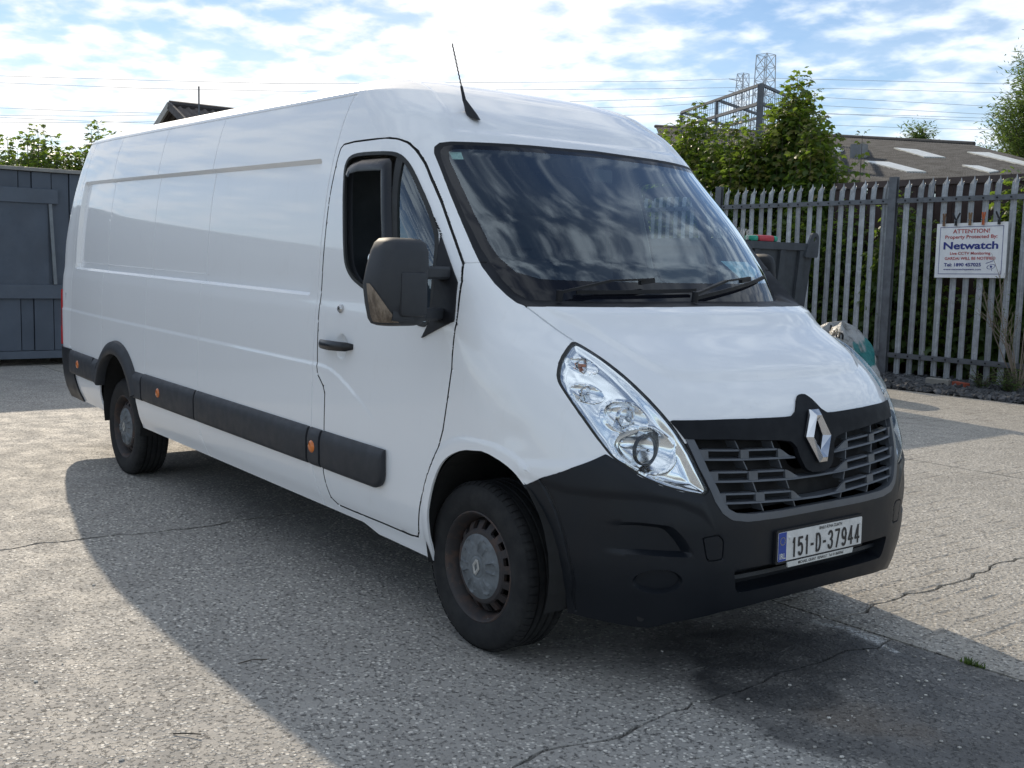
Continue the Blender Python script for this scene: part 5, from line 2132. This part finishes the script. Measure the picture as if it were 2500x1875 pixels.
# ---- slate strip at the fence foot
t = NT("slate chippings")
at = t.node('ShaderNodeAttribute', attribute_name='tint')
t.l.new(t.mix(.5, at.outputs['Color'], t.mix(t.noise(12, 4), (.03, .032, .036), (.10, .105, .115))), t.b.inputs['Base Color'])
t.set(rough=.7)
m_slate = t.m
tag(mk('border_bed', [(-14, 9.68, -.012), (6, 9.68, -.012), (6, 12.8, .06), (-14, 12.8, .06)], [(0, 1, 2, 3)], m_dirt), kind='structure')
r = np.random.RandomState(5)
n = 5200
cx_ = r.uniform(-6.6, -1.6, n)
cy_ = 9.70 + r.beta(1.1, 1.0, n) * 1.35
sz = r.uniform(.018, .05, n)
cube = np.array([(-1, -.7, -.35), (1, -.6, -.3), (.9, .7, -.4), (-.8, .8, -.3), (-.7, -.6, .35), (.7, -.5, .3), (.8, .5, .4), (-.7, .6, .3)])
ang = r.uniform(0, 6.28, n)
tl = r.normal(0, .35, (n, 2))
V = np.repeat(cube[None], n, 0) * sz[:, None, None] * (1 + r.normal(0, .2, (n, 8, 3)))
X_ = V[..., 0] * np.cos(ang)[:, None] - V[..., 1] * np.sin(ang)[:, None]
Y_ = V[..., 0] * np.sin(ang)[:, None] + V[..., 1] * np.cos(ang)[:, None]
Z_ = V[..., 2] + X_ * tl[:, :1] + Y_ * tl[:, 1:]
zb_ = .01 + .05 * (cy_ - 9.7) / 1.35 + r.uniform(0, .03, n)
V = np.stack([X_ + cx_[:, None], Y_ + cy_[:, None], Z_ + zb_[:, None]], -1).reshape(-1, 3)
cf = np.array([(0, 3, 2, 1), (4, 5, 6, 7), (0, 1, 5, 4), (1, 2, 6, 5), (2, 3, 7, 6), (3, 0, 4, 7)])
F = (cf[None] + (np.arange(n) * 8)[:, None, None]).reshape(-1, 4)
o = mk('slate_chippings', V, F, m_slate)
ca = o.data.color_attributes.new('tint', 'FLOAT_COLOR', 'POINT')
g_ = np.repeat(r.uniform(.02, .13, n)[:, None], 8, 1).ravel()
ca.data.foreach_set('color', np.stack([g_, g_ * 1.03, g_ * 1.1, np.ones_like(g_)], -1).astype(np.float32).ravel())
tag(o, 'loose dark slate chippings along the foot of the fence', 'gravel', kind='stuff')
o = MB().box((-.16, -.05, 0), (.16, .05, .09), .008).build('concrete_block', simple("pale block", (.26, .25, .23), .8), None, loc=(-4.72, 10.30, .055))
o.rotation_euler = (.04, .02, .12)
tag(o, 'pale grey concrete block lying in the slate chippings', 'block')
o = MB().box((-.11, -.05, 0), (.11, .05, .065), .005).build('brick', simple("red brick", (.30, .07, .04), .8), None, loc=(-4.42, 10.36, .055))
o.rotation_euler = (.0, .03, -.2)
tag(o, 'single red brick lying beside the concrete block', 'brick')
for x, y, h, lb, sd in ((-4.15, 10.42, .34, 'small yellow-green weed tuft beside the red brick', 2), (-3.75, 10.35, .5, 'larger leafy weed clump at the fence foot near the right edge', 6)):
    rr = random.Random(sd)
    w = thing('weed', (x, y, .04), lb, 'plant', 'weeds in the slate strip')
    items, mb = [], MB()
    for k in range(34):
        a, l = rr.uniform(0, 6.28), h * rr.uniform(.4, 1)
        tip = Vector((math.cos(a) * l * .6, math.sin(a) * l * .6, l * rr.uniform(.5, .95)))
        mb.tube([(0, 0, 0), tip * .5 + Vector((0, 0, .04)), tip], .003, 4, cap=False)
        for j in range(8):
            p = tip * (.3 + .7 * j / 7)
            b = rr.uniform(0, 6.28)
            items.append((p.x, p.y, p.z, math.cos(b), math.sin(b), rr.uniform(-.3, .5), .10 * h / .5 * rr.uniform(.6, 1.2), rr.uniform(-.6, .6), rr.uniform(.5, 1), 0))
    mb.build('stem', m_bark, w)
    leaves_mesh('foliage', items, m_wil, w, 'nar')
w = thing('dead_shrub', (-3.72, 10.55, .03), 'bare pale twiggy shrub growing through the fence at the right edge', 'shrub')
rr = random.Random(9)
mb = MB()
items = []
for k in range(16):
    a = rr.uniform(0, 6.28)
    tip = Vector((math.cos(a) * rr.uniform(.2, .7), math.sin(a) * rr.uniform(.05, .3), rr.uniform(.7, 1.75)))
    m1 = tip * .5 + Vector((rr.uniform(-.1, .1), 0, .1))
    mb.tube([(0, 0, 0), m1, tip], [.010, .006, .003], 5, cap=False)
    for j in range(4):
        b = tip + Vector((rr.uniform(-.2, .2), rr.uniform(-.15, .15), rr.uniform(-.05, .25)))
        mb.tube([m1.lerp(tip, .4 + .15 * j), b], [.004, .002], 4, cap=False)
        for q_ in range(7):
            p = m1.lerp(b, rr.uniform(.3, 1))
            c_ = rr.uniform(0, 6.28)
            items.append((p.x, p.y, p.z, math.cos(c_), math.sin(c_), rr.uniform(-.4, .4), rr.uniform(.03, .07), rr.uniform(-.6, .6), rr.uniform(.1, .5), rr.uniform(0, .5)))
mb.build('twigs', simple("pale twig", (.22, .18, .14), .9), w)
leaves_mesh('foliage', items, m_wil, w, 'nar')

# ---- skip with a lifting lug, light bar and brush on top
m_skip = simple("dark grey skip paint", (.050, .058, .068), .5, var=.15, bump=.1, bscale=40, bdist=.004)
skip = thing('skip_bin', (-6.4, 7.1, 0), 'dark grey steel waste skip standing beyond the van bonnet', 'skip')
V = [(-1.0, -1.0, .12), (1.0, -1.0, .12), (1.0, .9, .12), (-1.0, .9, .12), (-1.15, -1.05, 1.88), (1.15, -1.05, 1.88), (1.15, .98, 1.88), (-1.15, .98, 1.88)]
MB().add(V, [(0, 3, 2, 1), (0, 1, 5, 4), (1, 2, 6, 5), (2, 3, 7, 6), (3, 0, 4, 7), (4, 5, 6, 7)]).build('hull', m_skip, skip)
for a, b in (((1.16, -1.08, 1.87), (1.16, 1.0, 1.87)), ((-1.16, -1.08, 1.87), (-1.16, 1.0, 1.87)), ((-1.16, -1.06, 1.871), (1.16, -1.06, 1.871)), ((-1.16, .985, 1.871), (1.16, .985, 1.871))):
    MB().bar(a, b, .07, .09).build('top_rail', m_skip, skip)
for y in (-.62, -.15, .34, .72):
    MB().bar((1.03, y, .2), (1.165, y, 1.82), .10, .05, up=(1, 0, 0)).build('rib', m_skip, skip)
V, F = [], []
lug = rounded([(-.17, -.16), (.09, -.16), (.10, .10), (.06, .15), (-.04, .15), (-.09, .05)], .03)
hole = [(.025 + .032 * math.cos(a), .065 + .045 * math.sin(a)) for a in np.linspace(0, 2 * math.pi, len(lug) + 1)[:-1]]
for d in (0, .03):
    V += [(1.19 + d, .90 + u, 1.90 + v) for u, v in lug]
    # hole points matched by angle
    for u, v in lug:
        a = math.atan2(v - .065, u - .025)
        V.append((1.19 + d, .90 + .025 + .030 * math.cos(a), 1.90 + .065 + .042 * math.sin(a)))
n = len(lug)
for i in range(n):
    j = (i + 1) % n
    F += [(i, j, n + j, n + i), (2 * n + i, 3 * n + i, 3 * n + j, 2 * n + j), (i, 2 * n + i, 2 * n + j, j), (n + i, n + j, 3 * n + j, 3 * n + i)]
MB().add(V, F).build('lifting_lug', m_skip, skip)
for x in (-.8, .8):
    for y in (-.8, .7):
        MB().box((x - .08, y - .08, 0), (x + .08, y + .08, .14)).build('foot', m_skip, skip)
mb = MB().box((-1.12, -1.0, 1.885), (1.12, .93, 1.905))
mb.build('skip_lid', simple("grey lid", (.28, .30, .31), .5), skip)
lb_ = thing('light_bar', (-5.62, 7.50, 1.907), 'red light bar with green ends lying on the grey skip', 'light bar')
mb = MB().box((-.10, -.15, .02), (.10, .15, .10), .025)
mb.build('lens', simple("red plastic", (.48, .045, .06), .35), lb_, smooth=True)
for s in (-1, 1):
    MB().box((-.095, .155 if s > 0 else -.225, .02), (.095, .225 if s > 0 else -.155, .095), .025).build('end_lens', simple("green plastic", (.03, .32, .22), .35), lb_, smooth=True)
MB().box((-.11, -.23, 0), (.11, .23, .02)).build('base', m_black, lb_)
br = thing('yard_brush', (-5.65, 7.0, 1.907), 'upturned brush with pale bristles lying on the grey skip', 'brush')
MB().box((-.05, -.28, 0), (.05, .28, .035)).build('head', m_black, br)
mb = MB()
rr = random.Random(3)
for k in range(90):
    y = rr.uniform(-.27, .27)
    x = rr.uniform(-.04, .04)
    mb.tube([(x, y, .03), (x + rr.uniform(-.03, .03), y + rr.uniform(-.05, .05) + y * .2, .16 + rr.uniform(-.03, .03))], .0022, 4, cap=False)
mb.build('bristles', simple("pale bristle", (.5, .5, .48), .7), br)

# ---- compost bag
t = NT("printed bag film")
sx_ = t.node('ShaderNodeSeparateXYZ')
t.l.new(t.pos, sx_.inputs[0])
band = t.math('ADD', t.math('ADD', sx_.outputs[0], t.math('MULTIPLY', sx_.outputs[2], .45)), t.math('MULTIPLY', t.noise(3, 3), .16))
teal = t.math('MULTIPLY', t.ramp(band, -4.30, -4.28), t.ramp(band, -4.18, -4.20))
col = t.mix(teal, (.34, .35, .35), (.010, .15, .15))
dirt_ = t.ramp(t.noise(5, 6, .7), .52, .66, 0, .75)
col = t.mix(dirt_, col, (.10, .095, .085))
t.set(col=col, rough=.35, spec=.5, normal=t.bump(t.noise(9, 5, .65, dist=.8), .8, .05))
m_bag = t.m
bag = thing('compost_bag', (-5.04, 8.42, 0), 'crumpled white and teal plastic compost bag beyond the van headlamp', 'bag')
r = np.random.RandomState(2)
V, F = [], []
nu, nv = 40, 22
for j in range(nv + 1):
    v = j / nv
    for i in range(nu):
        a = 2 * math.pi * i / nu
        ca, sa = math.cos(a), math.sin(a)
        rad_ = (1 - v**3.2)**.5
        wr = 1 + .10 * math.sin(3 * a + 5 * v) + .07 * math.sin(7 * a - 9 * v) + .05 * math.sin(13 * a + 4 * v)
        x = .55 * math.copysign(abs(ca)**.75, ca) * rad_ * wr + .04 * v
        y = .36 * math.copysign(abs(sa)**.75, sa) * rad_ * wr
        z = .93 * v - .30 * v * max(0, x) * 1.0 + .03 * math.sin(5 * a + 8 * v)
        V.append((x, y, max(0, z)))
for j in range(nv):
    for i in range(nu):
        F.append((j * nu + i, j * nu + (i + 1) % nu, (j + 1) * nu + (i + 1) % nu, (j + 1) * nu + i))
F.append(tuple(nv * nu + i for i in range(nu)))
MB().add(V, F).build('sack', m_bag, bag, smooth=True, angle=50)
from mathutils.bvhtree import BVHTree
bt = BVHTree.FromPolygons([Vector(v) for v in V], F)
dv = Vector((.57, -.82, 0))
uv_ = Vector((.82, .57, 0))


def onbag(u, v, u0, z0_):
    p = uv_ * (u + u0) + Vector((0, 0, z0_ + v - .35 * u))
    h_ = bt.ray_cast(p + dv * 2, -dv)
    return (h_[0] + dv * .006)[:] if h_[0] is not None else (p + dv * .3)[:]


lettering('bin', .15, lambda u, v: onbag(u, v, -.02, .80), m_black, bag, bold=.005)
lettering('De', .13, lambda u, v: onbag(u, v, .10, .62), m_black, bag, bold=.004)

# ---- painted timber shed on the left
m_shed = simple("slate grey shed paint", (.062, .080, .108), .55, var=.12, vscale=2.5, bump=.08, bscale=90, bdist=.003)
m_shed2 = simple("slate grey trim paint", (.070, .089, .118), .5, var=.1, vscale=3)
shed = thing('site_shed', (-12.5, -.5, 0), 'slate grey boarded site shed behind the rear of the van', 'shed')
MB().box((-4.2, -12.6, .22), (-.06, 4.4, 2.62)).build('shell', m_shed, shed)  # out-of-view length added so its reflection on the van flank runs on
# vertical boards of uneven width with cover strips
y = -12.6
k = 0
while y < 4.38:
    w = (.235, .19, .30, .17, .26)[k % 5]
    y1 = min(4.4, y + w)
    MB().box((-.06, y + .006, .21), (-.018 + (.016 if k % 2 else 0), y1 - .006, 2.66), .003).build('board', m_shed, shed)
    y, k = y1, k + 1
for z0_, z1_, yb, d in ((2.235, 2.435, 1.335, .045), (.93, 1.125, 1.42, .045)):
    MB().box((0, -12.6, z0_), (d, yb, z1_), .006).build('batten', m_shed2, shed)
MB().box((.0, -12.6, 1.126), (.020, 1.20, 2.234)).build('door_panel', m_shed, shed)
MB().bar((.042, 1.225, 2.232), (.042, 1.275, 1.13), .045, .035, up=(1, 0, 0)).build('door_stop', simple("pale grey metal", (.16, .18, .20), .4, metal=.4), shed)
MB().box((-.05, -12.65, .10), (.03, 4.45, .205), .004).build('plinth_rail', m_shed2, shed)
MB().box((-4.3, -12.7, 2.665), (.05, 4.5, 2.715), .006).build('roof', simple("shed roof", (.22, .22, .21), .6), shed)
for y in (-4.2, -1.5, 1.5, 4.1):
    MB().box((-.7, y - .12, 0), (-.3, y + .12, .22)).build('pier', m_dirt, shed)

# ---- trees behind the shed
GL = 'leafy trees behind the shed'
for b, top, ns_, sp2, sz, lb, sd in (((-17.2, .2, 0), 3.55, 16, 1.1, .21, 'leafy tree at the far left edge behind the shed', 41), ((-17.0, 1.75, 0), 3.85, 18, .95, .21, 'leafy tree behind the shed, middle of the left group', 43), ((-16.9, 2.75, 0), 4.0, 16, .75, .21, 'leafy tree behind the shed closest to the van rear', 47), ((-18.6, 4.1, 0), 4.15, 10, .6, .2, 'tree whose tip just shows over the rear van roof', 53)):
    sapling('sycamore_tree', b, lb, top - .12, int(ns_ * 4.2), sp2 * 1.1, sz * .80, sd, GL, zlow=1.2, red=.3, per=8, gap=.095)

# ---- gabled building behind the van roof
m_tile = simple("grey brown corrugated sheet", (.115, .098, .090), .8, var=.3, vscale=4)
m_gab = simple("dark gable render", (.085, .078, .080), .8, var=.2)
gb = thing('gabled_building', (-20, 5.35, 0), 'gabled building with corrugated roof showing above the van roof', 'building')
MB().prism([(-2.3, 0), (2.3, 0), (2.3, 3.66), (0, 4.70), (-2.3, 3.66)], lambda a, b, d: (a, .12 + d, b), 9.0).build('wall', m_gab, gb)
for s in (1, -1):
    V, F = [], []
    n = 150
    for i in range(n + 1):
        y = -.12 + 9.3 * i / n
        dz = .035 * math.cos(i * math.pi / 1.5)
        for f in (0, .34, .67, 1.0):
            V.append((s * 2.62 * f, y, 4.81 - 1.24 * f + dz - .01 * (f * 3 % 1)))
    for i in range(n):
        for j in range(3):
            F.append((i * 4 + j, i * 4 + j + 1, (i + 1) * 4 + j + 1, (i + 1) * 4 + j))
    MB().add(V, F).build('roof', m_tile, gb, smooth=True, fix=False)
MB().tube([(0, -.14, 4.83), (0, 9.2, 4.83)], .08, 8).build('ridge', simple("ridge cap", (.05, .045, .045), .8), gb, smooth=True)
for s in (1, -1):
    MB().bar((0, -.15, 4.80), (s * 2.66, -.15, 3.56), .05, .16).build('bargeboard', simple("pale bargeboard", (.35, .34, .32), .7) if s < 0 else m_gab, gb)
MB().tube([(1.0, .12, 4.2), (1.0, .12, 5.12)], .018, 6).build('pole', m_steel, gb)

# ---- long grey roof on the right
RLp, RRp = Vector((-24.838, 24.739, 6.638)), Vector((-11.407, 22.385, 4.828))
Dp = Vector((2.73, -2.568, -.719))
t = NT("weathered fibre cement")
t.set(col=t.mix(t.ramp(t.noise(3.5, 8, .8), .38, .62), (.044, .047, .052), (.112, .116, .124)), rough=.95, normal=t.bump(t.noise(9, 4), .4, .04))
m_fib = t.m
wh = thing('warehouse', (-14, 20, 0), 'long low warehouse with weathered grey corrugated roof and skylights', 'building')
org = Vector((14, -20, 0))
V, F = [], []
n = 320
nd = 14
LD = 3.6
for i in range(n + 1):
    f = i / n
    p = RLp.lerp(RRp, f)
    dz = .030 * math.cos(i * math.pi)
    for j in range(nd + 1):
        g2 = j / nd
        lap = .012 * ((g2 * 7) % 1)
        v = p + Dp * (LD * g2) + org
        V.append((v.x, v.y, v.z + dz + lap))
m = nd + 1
for i in range(n):
    for j in range(nd):
        F.append((i * m + j, (i + 1) * m + j, (i + 1) * m + j + 1, i * m + j + 1))
MB().add(V, F).build('roof', m_fib, wh, smooth=True, angle=60, fix=False)
MB().tube([RLp + org + Vector((0, 0, .03)), RRp + org + Vector((.1, 0, .03))], .06, 8).build('ridge', simple("dark ridge", (.05, .05, .05), .8), wh, smooth=True)
E_ = [RLp + Dp * LD, RRp + Dp * LD]
wv = [p + org + Vector((-.2, .2, -.12)) for p in E_]
MB().add([wv[0][:], wv[1][:], (wv[1].x, wv[1].y, 0), (wv[0].x, wv[0].y, 0), (RRp + org + Vector((-.25, .1, -.1)))[:], (RRp.x + 13.75, RRp.y - 19.9, 0)], [(0, 1, 2, 3), (1, 4, 5, 2)]).build('wall', m_brown, wh, fix=False)
m_skyl = simple("pale skylight sheet", (.62, .63, .60), .4, var=.1)
nrm = (RRp - RLp).cross(Dp).normalized()
if nrm.z < 0:
    nrm = -nrm
for q_ in ([(-12.46, 20.7, 4.66), (-11.72, 20.55, 4.55), (-10.16, 19.21, 4.16), (-10.65, 19.14, 4.2)], [(-11.23, 17.74, 4.03), (-10.67, 17.82, 3.98), (-8.93, 16.49, 3.58), (-9.31, 16.41, 3.6)],
           [(-10.38, 20.47, 4.4), (-9.86, 20.5, 4.35), (-8.27, 19.05, 3.94), (-7.97, 18.48, 3.81)], [(-9.01, 17.93, 3.83), (-8.64, 17.94, 3.79), (-7.87, 17.31, 3.6), (-7.88, 16.97, 3.55)], [(-14.5, 20.57, 4.85), (-14.04, 20.51, 4.79), (-13.17, 19.65, 4.56), (-13.01, 19.16, 4.46)]):
    top_ = [Vector(p) + org + nrm * .05 for p in q_]
    bot_ = [Vector(p) + org for p in q_]
    MB().add([p[:] for p in top_ + bot_], [(0, 1, 2, 3), (0, 4, 5, 1), (1, 5, 6, 2), (2, 6, 7, 3), (3, 7, 4, 0)]).build('skylight', m_skyl, wh)
MB().box((1.96, -1.68, 4.20), (2.24, -1.40, 4.55)).build('roof_vent', simple("vent grey", (.20, .205, .21), .6), wh)

# ---- steel cage frame
m_fr = simple("painted steel frame", (.105, .115, .13), .6, var=.15)
cg = thing('steel_cage', (-13.35, 16.65, 0), 'open steel frame cage with wire mesh rising behind the saplings', 'frame')
O_ = Vector((-13.35, 16.65, 0))
A0 = Vector((-13.384, 16.673, 5.856)) - O_
B0 = Vector((-18.731, 19.672, 6.102)) - O_
C0 = Vector((-15.3, 20.858, 6.401)) - O_
A0.z = B0.z = C0.z = 6.05
A0.z = 5.86
D0 = B0 + C0 - A0
posts = [A0, C0, B0, D0, A0.lerp(B0, .5), B0.lerp(D0, .5)]
for p in posts:
    MB().bar((p.x, p.y, 0), p, .11 if p is A0 else .06, .11 if p is A0 else .06).build('post', m_fr, cg)
for a, b in ((A0, B0), (A0, C0), (C0, D0), (B0, D0), (A0.lerp(B0, .5), C0.lerp(D0, .5))):
    MB().bar(a, b, .055, .065).build('beam', m_fr, cg)
for a, b in ((A0, B0), (A0, C0), (C0, D0)):
    MB().bar(a - Vector((0, 0, .42)), b - Vector((0, 0, .42)), .06, .07).build('beam', m_fr, cg)
mb = MB()
for a, b in ((A0, C0), (C0, D0), (A0, B0)):
    n = int((b - a).length / .18)
    for i in range(1, n):
        p = a.lerp(b, i / n)
        mb.bar(p, p - Vector((0, 0, 2.6)), .008, .008)
    for j in range(1, 14):
        z = Vector((0, 0, .19 * j))
        mb.bar(a - z, b - z, .008, .008)
mb.build('mesh_panel', m_fr, cg)

# ---- pylons and lines far off
m_lat = simple("hazed lattice steel", (.42, .46, .50), .6, var=.05)  # distance haze put into the pale steel colour


def lattice(name, base, h, w0, w1, n, label, arms=True):
    t_ = thing(name, base, label, 'pylon', 'pylons beyond the warehouse')
    mb = MB()
    lv = []
    for i in range(n + 1):
        f = i / n
        w = (w0 + (w1 - w0) * f**.7) / 2
        z = h * f
        lv.append([Vector((sx2 * w, sy2 * w, z)) for sx2, sy2 in ((-1, -1), (1, -1), (1, 1), (-1, 1))])
    th_ = .11
    for i in range(n):
        for k in range(4):
            mb.bar(lv[i][k], lv[i + 1][k], th_, th_)
            mb.bar(lv[i][k], lv[i + 1][(k + 1) % 4], th_ * .55, th_ * .55)
            mb.bar(lv[i][(k + 1) % 4], lv[i + 1][k], th_ * .55, th_ * .55)
            mb.bar(lv[i + 1][k], lv[i + 1][(k + 1) % 4], th_ * .6, th_ * .6)
    mb.build('lattice', m_lat, t_)
    return t_


lattice('pylon', (-104.0, 126.2, 0), 33.6, 4.2, 1.95, 18, 'narrow square lattice tower standing above the steel cage')
p2 = lattice('pylon', (-133.0, 155.0, 0), 38.0, 5.0, 1.5, 18, 'lattice pylon with a slanted top left of the square tower')
mb = MB()
for s in (-1, 1):
    for z in (36.6, 34.4):
        mb.bar((0, 0, z), (s * .6 - 1.2, s * 1.2 - .6, z + .5), .14, .14)
mb.build('crossarm', m_lat, p2)
LN = [[(-186, 19.8, 27.9), (-173.0, 36.5, 27.7), (-160.1, 53.1, 27.6), (-147.0, 70.0, 27.6), (-113.6, 113.1, 29.3), (-104.2, 125.4, 30.2)],
      [(-186, 19.8, 26.9), (-172.9, 36.5, 26.7), (-159.9, 53.1, 26.4), (-146.9, 69.9, 26.5), (-113.5, 113.0, 28.2), (-104.3, 125.6, 28.9)],
      [(-186, 19.0, 23.3), (-172.5, 36.3, 23.0), (-164.3, 46.9, 22.8), (-157.6, 55.5, 22.8), (-113.4, 113.0, 26.7), (-106.5, 121.9, 27.6)],
      [(-186, 19.0, 21.7), (-172.4, 36.2, 21.9), (-164.2, 46.8, 22.1), (-157.5, 55.5, 22.6), (-113.3, 112.9, 25.6), (-109.5, 117.8, 26.2)],
      [(-186, 19.0, 21.9), (-172.4, 36.2, 21.6), (-165.3, 45.3, 21.4), (-158.5, 54.1, 21.3), (-113.1, 112.9, 24.4), (-110.9, 115.8, 24.7)],
      [(-186, 19.0, 20.2), (-172.3, 36.2, 20.8), (-166.5, 43.8, 21.1), (-150, 65, 22)],
      [(-104.2, 125.4, 30.2), (-92.5, 140.4, 30.2), (-81.9, 154.0, 30.2), (-60, 182, 31)], [(-106.3, 122.4, 28.7), (-98.5, 132.5, 28.9), (-83.8, 151.4, 28.9), (-60, 182, 29.4)],
      [(-106.5, 121.9, 27.6), (-99.4, 131.1, 27.6), (-84.0, 150.7, 26.9), (-60, 182, 27)], [(-109.5, 117.8, 26.2), (-99.3, 131.0, 26.4), (-83.8, 150.8, 25.7), (-60, 182, 25.8)],
      [(-110.9, 115.8, 24.7), (-99.2, 131.0, 25.3), (-83.3, 151.3, 24.6), (-60, 182, 24.6)], [(-99.1, 131.0, 25.1), (-90.5, 142.1, 25.2), (-83.5, 151.0, 25.1), (-60, 182, 25.2)],
      [(-110, 117, 23.6), (-97.0, 133.4, 23.5), (-90.3, 142.0, 23.4), (-83.0, 151.4, 23.4), (-60, 182, 23.4)]]
names = ['topmost', 'second', 'third', 'fourth', 'fifth', 'lowest']
for i, l in enumerate(LN):
    lb = ('%s thin power line in the sky over the van and shed' % names[i]) if i < 6 else ('%s thin power line in the sky right of the square tower' % (names + ['lowermost'])[[0, 1, 2, 3, 4, 6, 5][i - 6]])
    o = MB().tube(l, .030, 5).build('power_line', m_lat, None, smooth=True)
    tag(o, lb, 'power line', 'overhead power lines')

# ---- trees over the warehouse roof
def wispy(name, base, label, top, spread, nb, nl, seed, lsize, group=None, lo=.25):
    r_ = random.Random(seed)
    t_ = thing(name, base, label, 'tree', group)
    H = top
    mb = MB()
    mb.tube([(0, 0, 0), (.05, 0, H * .4), (0, .05, H * .82)], [.16, .11, .03], 8)
    items = []
    for k in range(nb):
        f = r_.uniform(lo, .92)
        a = r_.uniform(0, 6.28)
        out_ = spread * (1 - .55 * f) * r_.uniform(.5, 1.05)
        p0 = Vector((0, 0, H * f * .85))
        p2_ = Vector((math.cos(a) * out_, math.sin(a) * out_, min(H, H * f * .85 + out_ * r_.uniform(.7, 1.5))))
        p1_ = p0.lerp(p2_, .5) + Vector((0, 0, -.05 * out_))
        mb.tube([p0, p1_, p2_], [.03, .018, .005], 5, cap=False)
        for j in range(nl):
            g2 = r_.uniform(.12, 1)
            q0 = p0.lerp(p1_, g2 * 2) if g2 < .5 else p1_.lerp(p2_, g2 * 2 - 1)
            q0 = q0 + Vector((r_.gauss(0, .16), r_.gauss(0, .16), r_.gauss(.03, .16)))
            b = r_.uniform(0, 6.28)
            items.append((q0.x, q0.y, q0.z, math.cos(b), math.sin(b), r_.uniform(-.4, .9), lsize * r_.uniform(.7, 1.3), r_.uniform(-1, 1), r_.uniform(.1, .9), 0))
    mb.build('trunk', m_bark, t_, smooth=True)
    leaves_mesh('crown', items, m_wil, t_, 'nar')
    return t_


wispy('willow_tree', (-11.6, 27.4, 0), 'large feathery tree cut off by the right picture edge', 8.4, 2.9, 230, 420, 61, .17)
wispy('young_tree', (-14.05, 24.4, 0), 'small wispy sapling tip sticking up above the warehouse ridge', 6.9, .6, 60, 90, 67, .14, lo=.7)

# ---- little things on the concrete
m_grass = leaf_mat("grass blade", (.04, .08, .02), (.10, .15, .04), (.15, .22, .04))
gt = thing('grass_tuft', (1.256, .566, -.01), 'small grass tuft growing in the slab joint in front of the van', 'grass')
rr = random.Random(8)
items = []
for k in range(60):
    a = rr.uniform(0, 6.28)
    items.append((rr.gauss(0, .02), rr.gauss(0, .006), 0, math.cos(a) * .5, math.sin(a) * .5, rr.uniform(.5, 1.2), rr.uniform(.02, .045), 0, rr.uniform(0, .4), 0))
leaves_mesh('blades', items, m_grass, gt, 'nar')
for pts_, lb in (([(-.363, -1.824), (-.36, -1.767), (-.32, -1.726)], 'curved dry twig on the shaded concrete beside the van'), ([(.099, -2.249), (.135, -2.21), (.171, -2.185)], 'thin dry twig on the sunlit concrete at the lower left')):
    o = MB().tube([(x, y, .005 + .004 * i) for i, (x, y) in enumerate(pts_)], .0024, 5).build('twig', m_bark, None)
    tag(o, lb, 'twig', 'twigs on the concrete')
rr = random.Random(12)
peb = []
bm = bmesh.new()
for k in range(170):
    x, y = rr.uniform(-3.2, 1.9), rr.uniform(-2.9, 1.6)
    if rr.random() < .35:
        x, y = rr.uniform(.9, 1.7), rr.uniform(-.9, .5)
    s_ = rr.uniform(.003, .008)
    mt = Matrix.Translation((x, y, s_ * .45)) @ Matrix.Rotation(rr.uniform(0, 6), 4, 'Z') @ Matrix.Diagonal((s_ * rr.uniform(.8, 1.7), s_, s_ * .6, 1))
    bmesh.ops.create_icosphere(bm, subdivisions=1, radius=1, matrix=mt)
me = bpy.data.meshes.new('loose_grit')
bm.to_mesh(me)
bm.free()
me.materials.append(simple("pale grit", (.45, .43, .39), .7, var=.5, vscale=15))
o = link(bpy.data.objects.new('loose_grit', me))
tag(o, 'pale loose grit scattered over the concrete', 'grit', kind='stuff')
